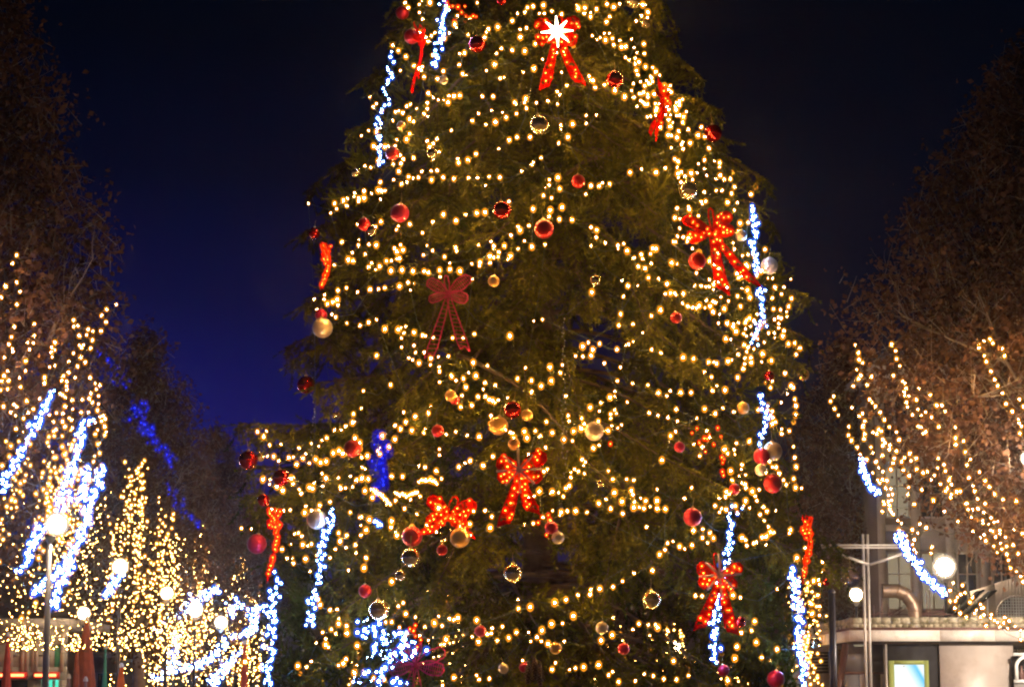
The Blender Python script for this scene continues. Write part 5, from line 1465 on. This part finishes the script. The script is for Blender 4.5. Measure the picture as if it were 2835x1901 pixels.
cold([[(660, 1665), (640, 1690), (632, 1700)], [(735, 1680), (700, 1690), (705, 1740), (660, 1755)], [(640, 1770), (610, 1800), (560, 1835), (500, 1852)]], 84, 130, .032, 'long tangle of cold icicle lights low left of the fir', 9)
cold([[(490, 1750), (487, 1800), (478, 1850), (460, 1870), (430, 1880)], [(655, 1800), (640, 1830), (600, 1870), (575, 1901)], [(625, 1830), (600, 1901)]], 80, 100, .028, 'lowest cold icicle lights at the bottom edge left of the fir', 8)
cold([[(1005, 1745), (1030, 1720)], [(1040, 1760), (1100, 1755), (1130, 1790), (1080, 1800), (1050, 1830)], [(1000, 1870), (1060, 1880)]], 60, 260, .032, 'glaring blue-white light mass behind the lower left of the fir', 20, joined=True)
cold([[(1030, 1355), (1060, 1372), (1080, 1395)], [(1095, 1365), (1130, 1372), (1155, 1362)], [(1160, 1330), (1195, 1328), (1215, 1340)]], 27.6, 70, .0075, 'white arcs of light among the boughs left of the lower star bow', 2.5, 'warm', joined=False)
cold([[(1000, 1745), (1050, 1725)], [(1020, 1790), (1100, 1760), (1150, 1800), (1080, 1830), (1030, 1860)], [(1060, 1880), (1110, 1900)]], 27.7, 80, .011, 'dazzling cold light tangle added between the boughs to boost the glare behind, bottom left of the fir', 24)  # extra lights added on the fir to strengthen the glare behind it
# right street trees
RXF = (2235, 900, 3.1367)
RP = """415,170 443,240 450,300 483,325 430,385 465,437 443,465 558,445 520,518 400,527 230,618 202,660 238,725 268,782 387,715 540,643 563,670 592,702 632,757 480,765 453,787 500,830 483,868 483,885 362,880 357,953 385,1000 433,1060 500,943 492,985 553,1058 570,1108 620,903 643,920 570,928 605,942 668,822 712,883 775,927 797,993 655,990 673,1018 655,1043 718,1043 713,1078 775,1093 517,1165 460,1120 597,1185 620,1235 657,1270 570,1280 652,1130 755,1155 745,1195 820,1183 843,1150 890,1112 902,1175 947,1155 725,1250 835,1255 950,1248 732,165 767,222 775,292 805,352 748,437 828,487 848,502 857,547 840,577 845,612 882,615 862,668 870,707 947,647 970,550 1070,605 912,777 960,730 990,782 1028,755 1123,695 1170,695 1197,748 1080,798 963,877 987,885 1005,940 1027,925 1140,882 1285,885 1287,978 1290,1035 1357,1005 1370,1100 1415,1163 1387,1212 1137,1155 1187,1210 1132,1238 1200,1265 1105,1303 1075,1340 1043,1270 1005,1280 882,1307 1155,1377 1238,1325 1230,1345 1253,1382 1203,1437 1217,1415 1297,1443 1327,1440 1250,1467 1245,1495 1403,1322 1440,1393 1455,1440 1495,1273 1547,1350 1583,1403 1628,1465 1480,1507 1700,1510 1815,1527 1545,1547 1095,1518 1370,1550 1385,1545 930,1553 873,1468 880,1405 993,1427 1535,138 1587,122 1612,157 1495,168 1490,198 1528,210 1535,265 1555,315 1693,205 1713,268 1595,400 1627,470 1653,528 1697,590 1725,682 1843,642 1780,747 1833,817 1840,848 1860,877 1847,938 1878,705 613,1343 652,1340 630,1368 690,1347 680,1412 725,1420 740,1467 660,1530 705,1530 733,1517 667,1550 713,1562 705,1475"""
RP2 = """650,47 715,25 728,48 742,70 785,125 815,148 793,205 825,222 858,258 868,298 912,332 928,290 957,233 910,205 1030,187 975,155 1190,47 943,403 925,375 1073,410 1080,357 1435,217 1305,133 1422,97 1463,125 1393,30 1435,30 1478,22 1530,55 1520,125 1593,103 1620,140 1650,133 1570,157 1523,152 1500,272 1535,250 1547,300 1587,210 1607,220 1632,270 1670,237 1668,210 1718,270 1675,322 1617,347 1728,348 1785,338 1645,402 1687,372 1730,417 1827,412 1742,468 1762,537 1812,565 1848,610 1870,655 1265,665 1345,685 1237,730 1330,763 1367,750 1300,788 1432,792 1410,832 1237,822 1283,820 1500,850 1525,880 1510,885 1280,883 1325,927 1378,960 1463,903 1450,930 1502,960 1530,942 1595,940 1590,970 1620,990 1647,1005 1700,1010 1710,965 1750,993 1548,1035 1668,1045 1738,1060 1800,1040 1850,1075 1850,1155 1790,205 1863,237"""
P = []
for a in RP.split():
    u, v = a.split(','); P.append(at(2235 + float(u) / RXF[2], 900 + float(v) / RXF[2], 42.2 + rl.uniform(-.5, .5)))
string(P, 'warm bulb curtain across the crown of the right street tree', .016, 'warm', GT, maxgap=1.3, wr=.004)
P = []
for a in RP2.split():
    u, v = a.split(','); P.append(at(2235 + float(u) / 3.13, 1400 + float(v) / 3.13, 44 + rl.uniform(-1, 1)))
string(P, 'warm bulb string sloping down from the right street tree to the kiosk roof', .015, 'warm', GT, maxgap=1.0, wr=.006)
cold([[(2382, 1268), (2392, 1295), (2400, 1325), (2415, 1350), (2432, 1372)]], 42, 36, .020, 'short cold icicle lights in the right street tree above the bracket post', 5)
cold([[(2483, 1478), (2500, 1510), (2515, 1535), (2535, 1565), (2560, 1590), (2590, 1620), (2615, 1650)]], 42.5, 90, .020, 'long cold icicle lights slanting over the duct to the kiosk roof', 7)

# strings strung on the near side of the square, seen only as sparks in the baubles
rn = random.Random(3)
P = [Vector((rn.uniform(-22, 22), -22 + rn.uniform(-2, 2), 2.6 + abs(rn.gauss(0, 1.8)))) for _ in range(150)]
string(P, 'warm bulb strings on the near side of the square, mirrored in the baubles', .035, 'warm_far', GT, joined=True, wire=False)
P = [Vector((rn.uniform(-16, -3), -20 + rn.uniform(-2, 2), 2.2 + rn.uniform(0, 4))) for _ in range(90)]
string(P, 'cold light strings on the near side of the square, mirrored in the baubles', .035, 'blue', 'cold icicle lights in the street trees', 'icicle lights', joined=True, wire=False)
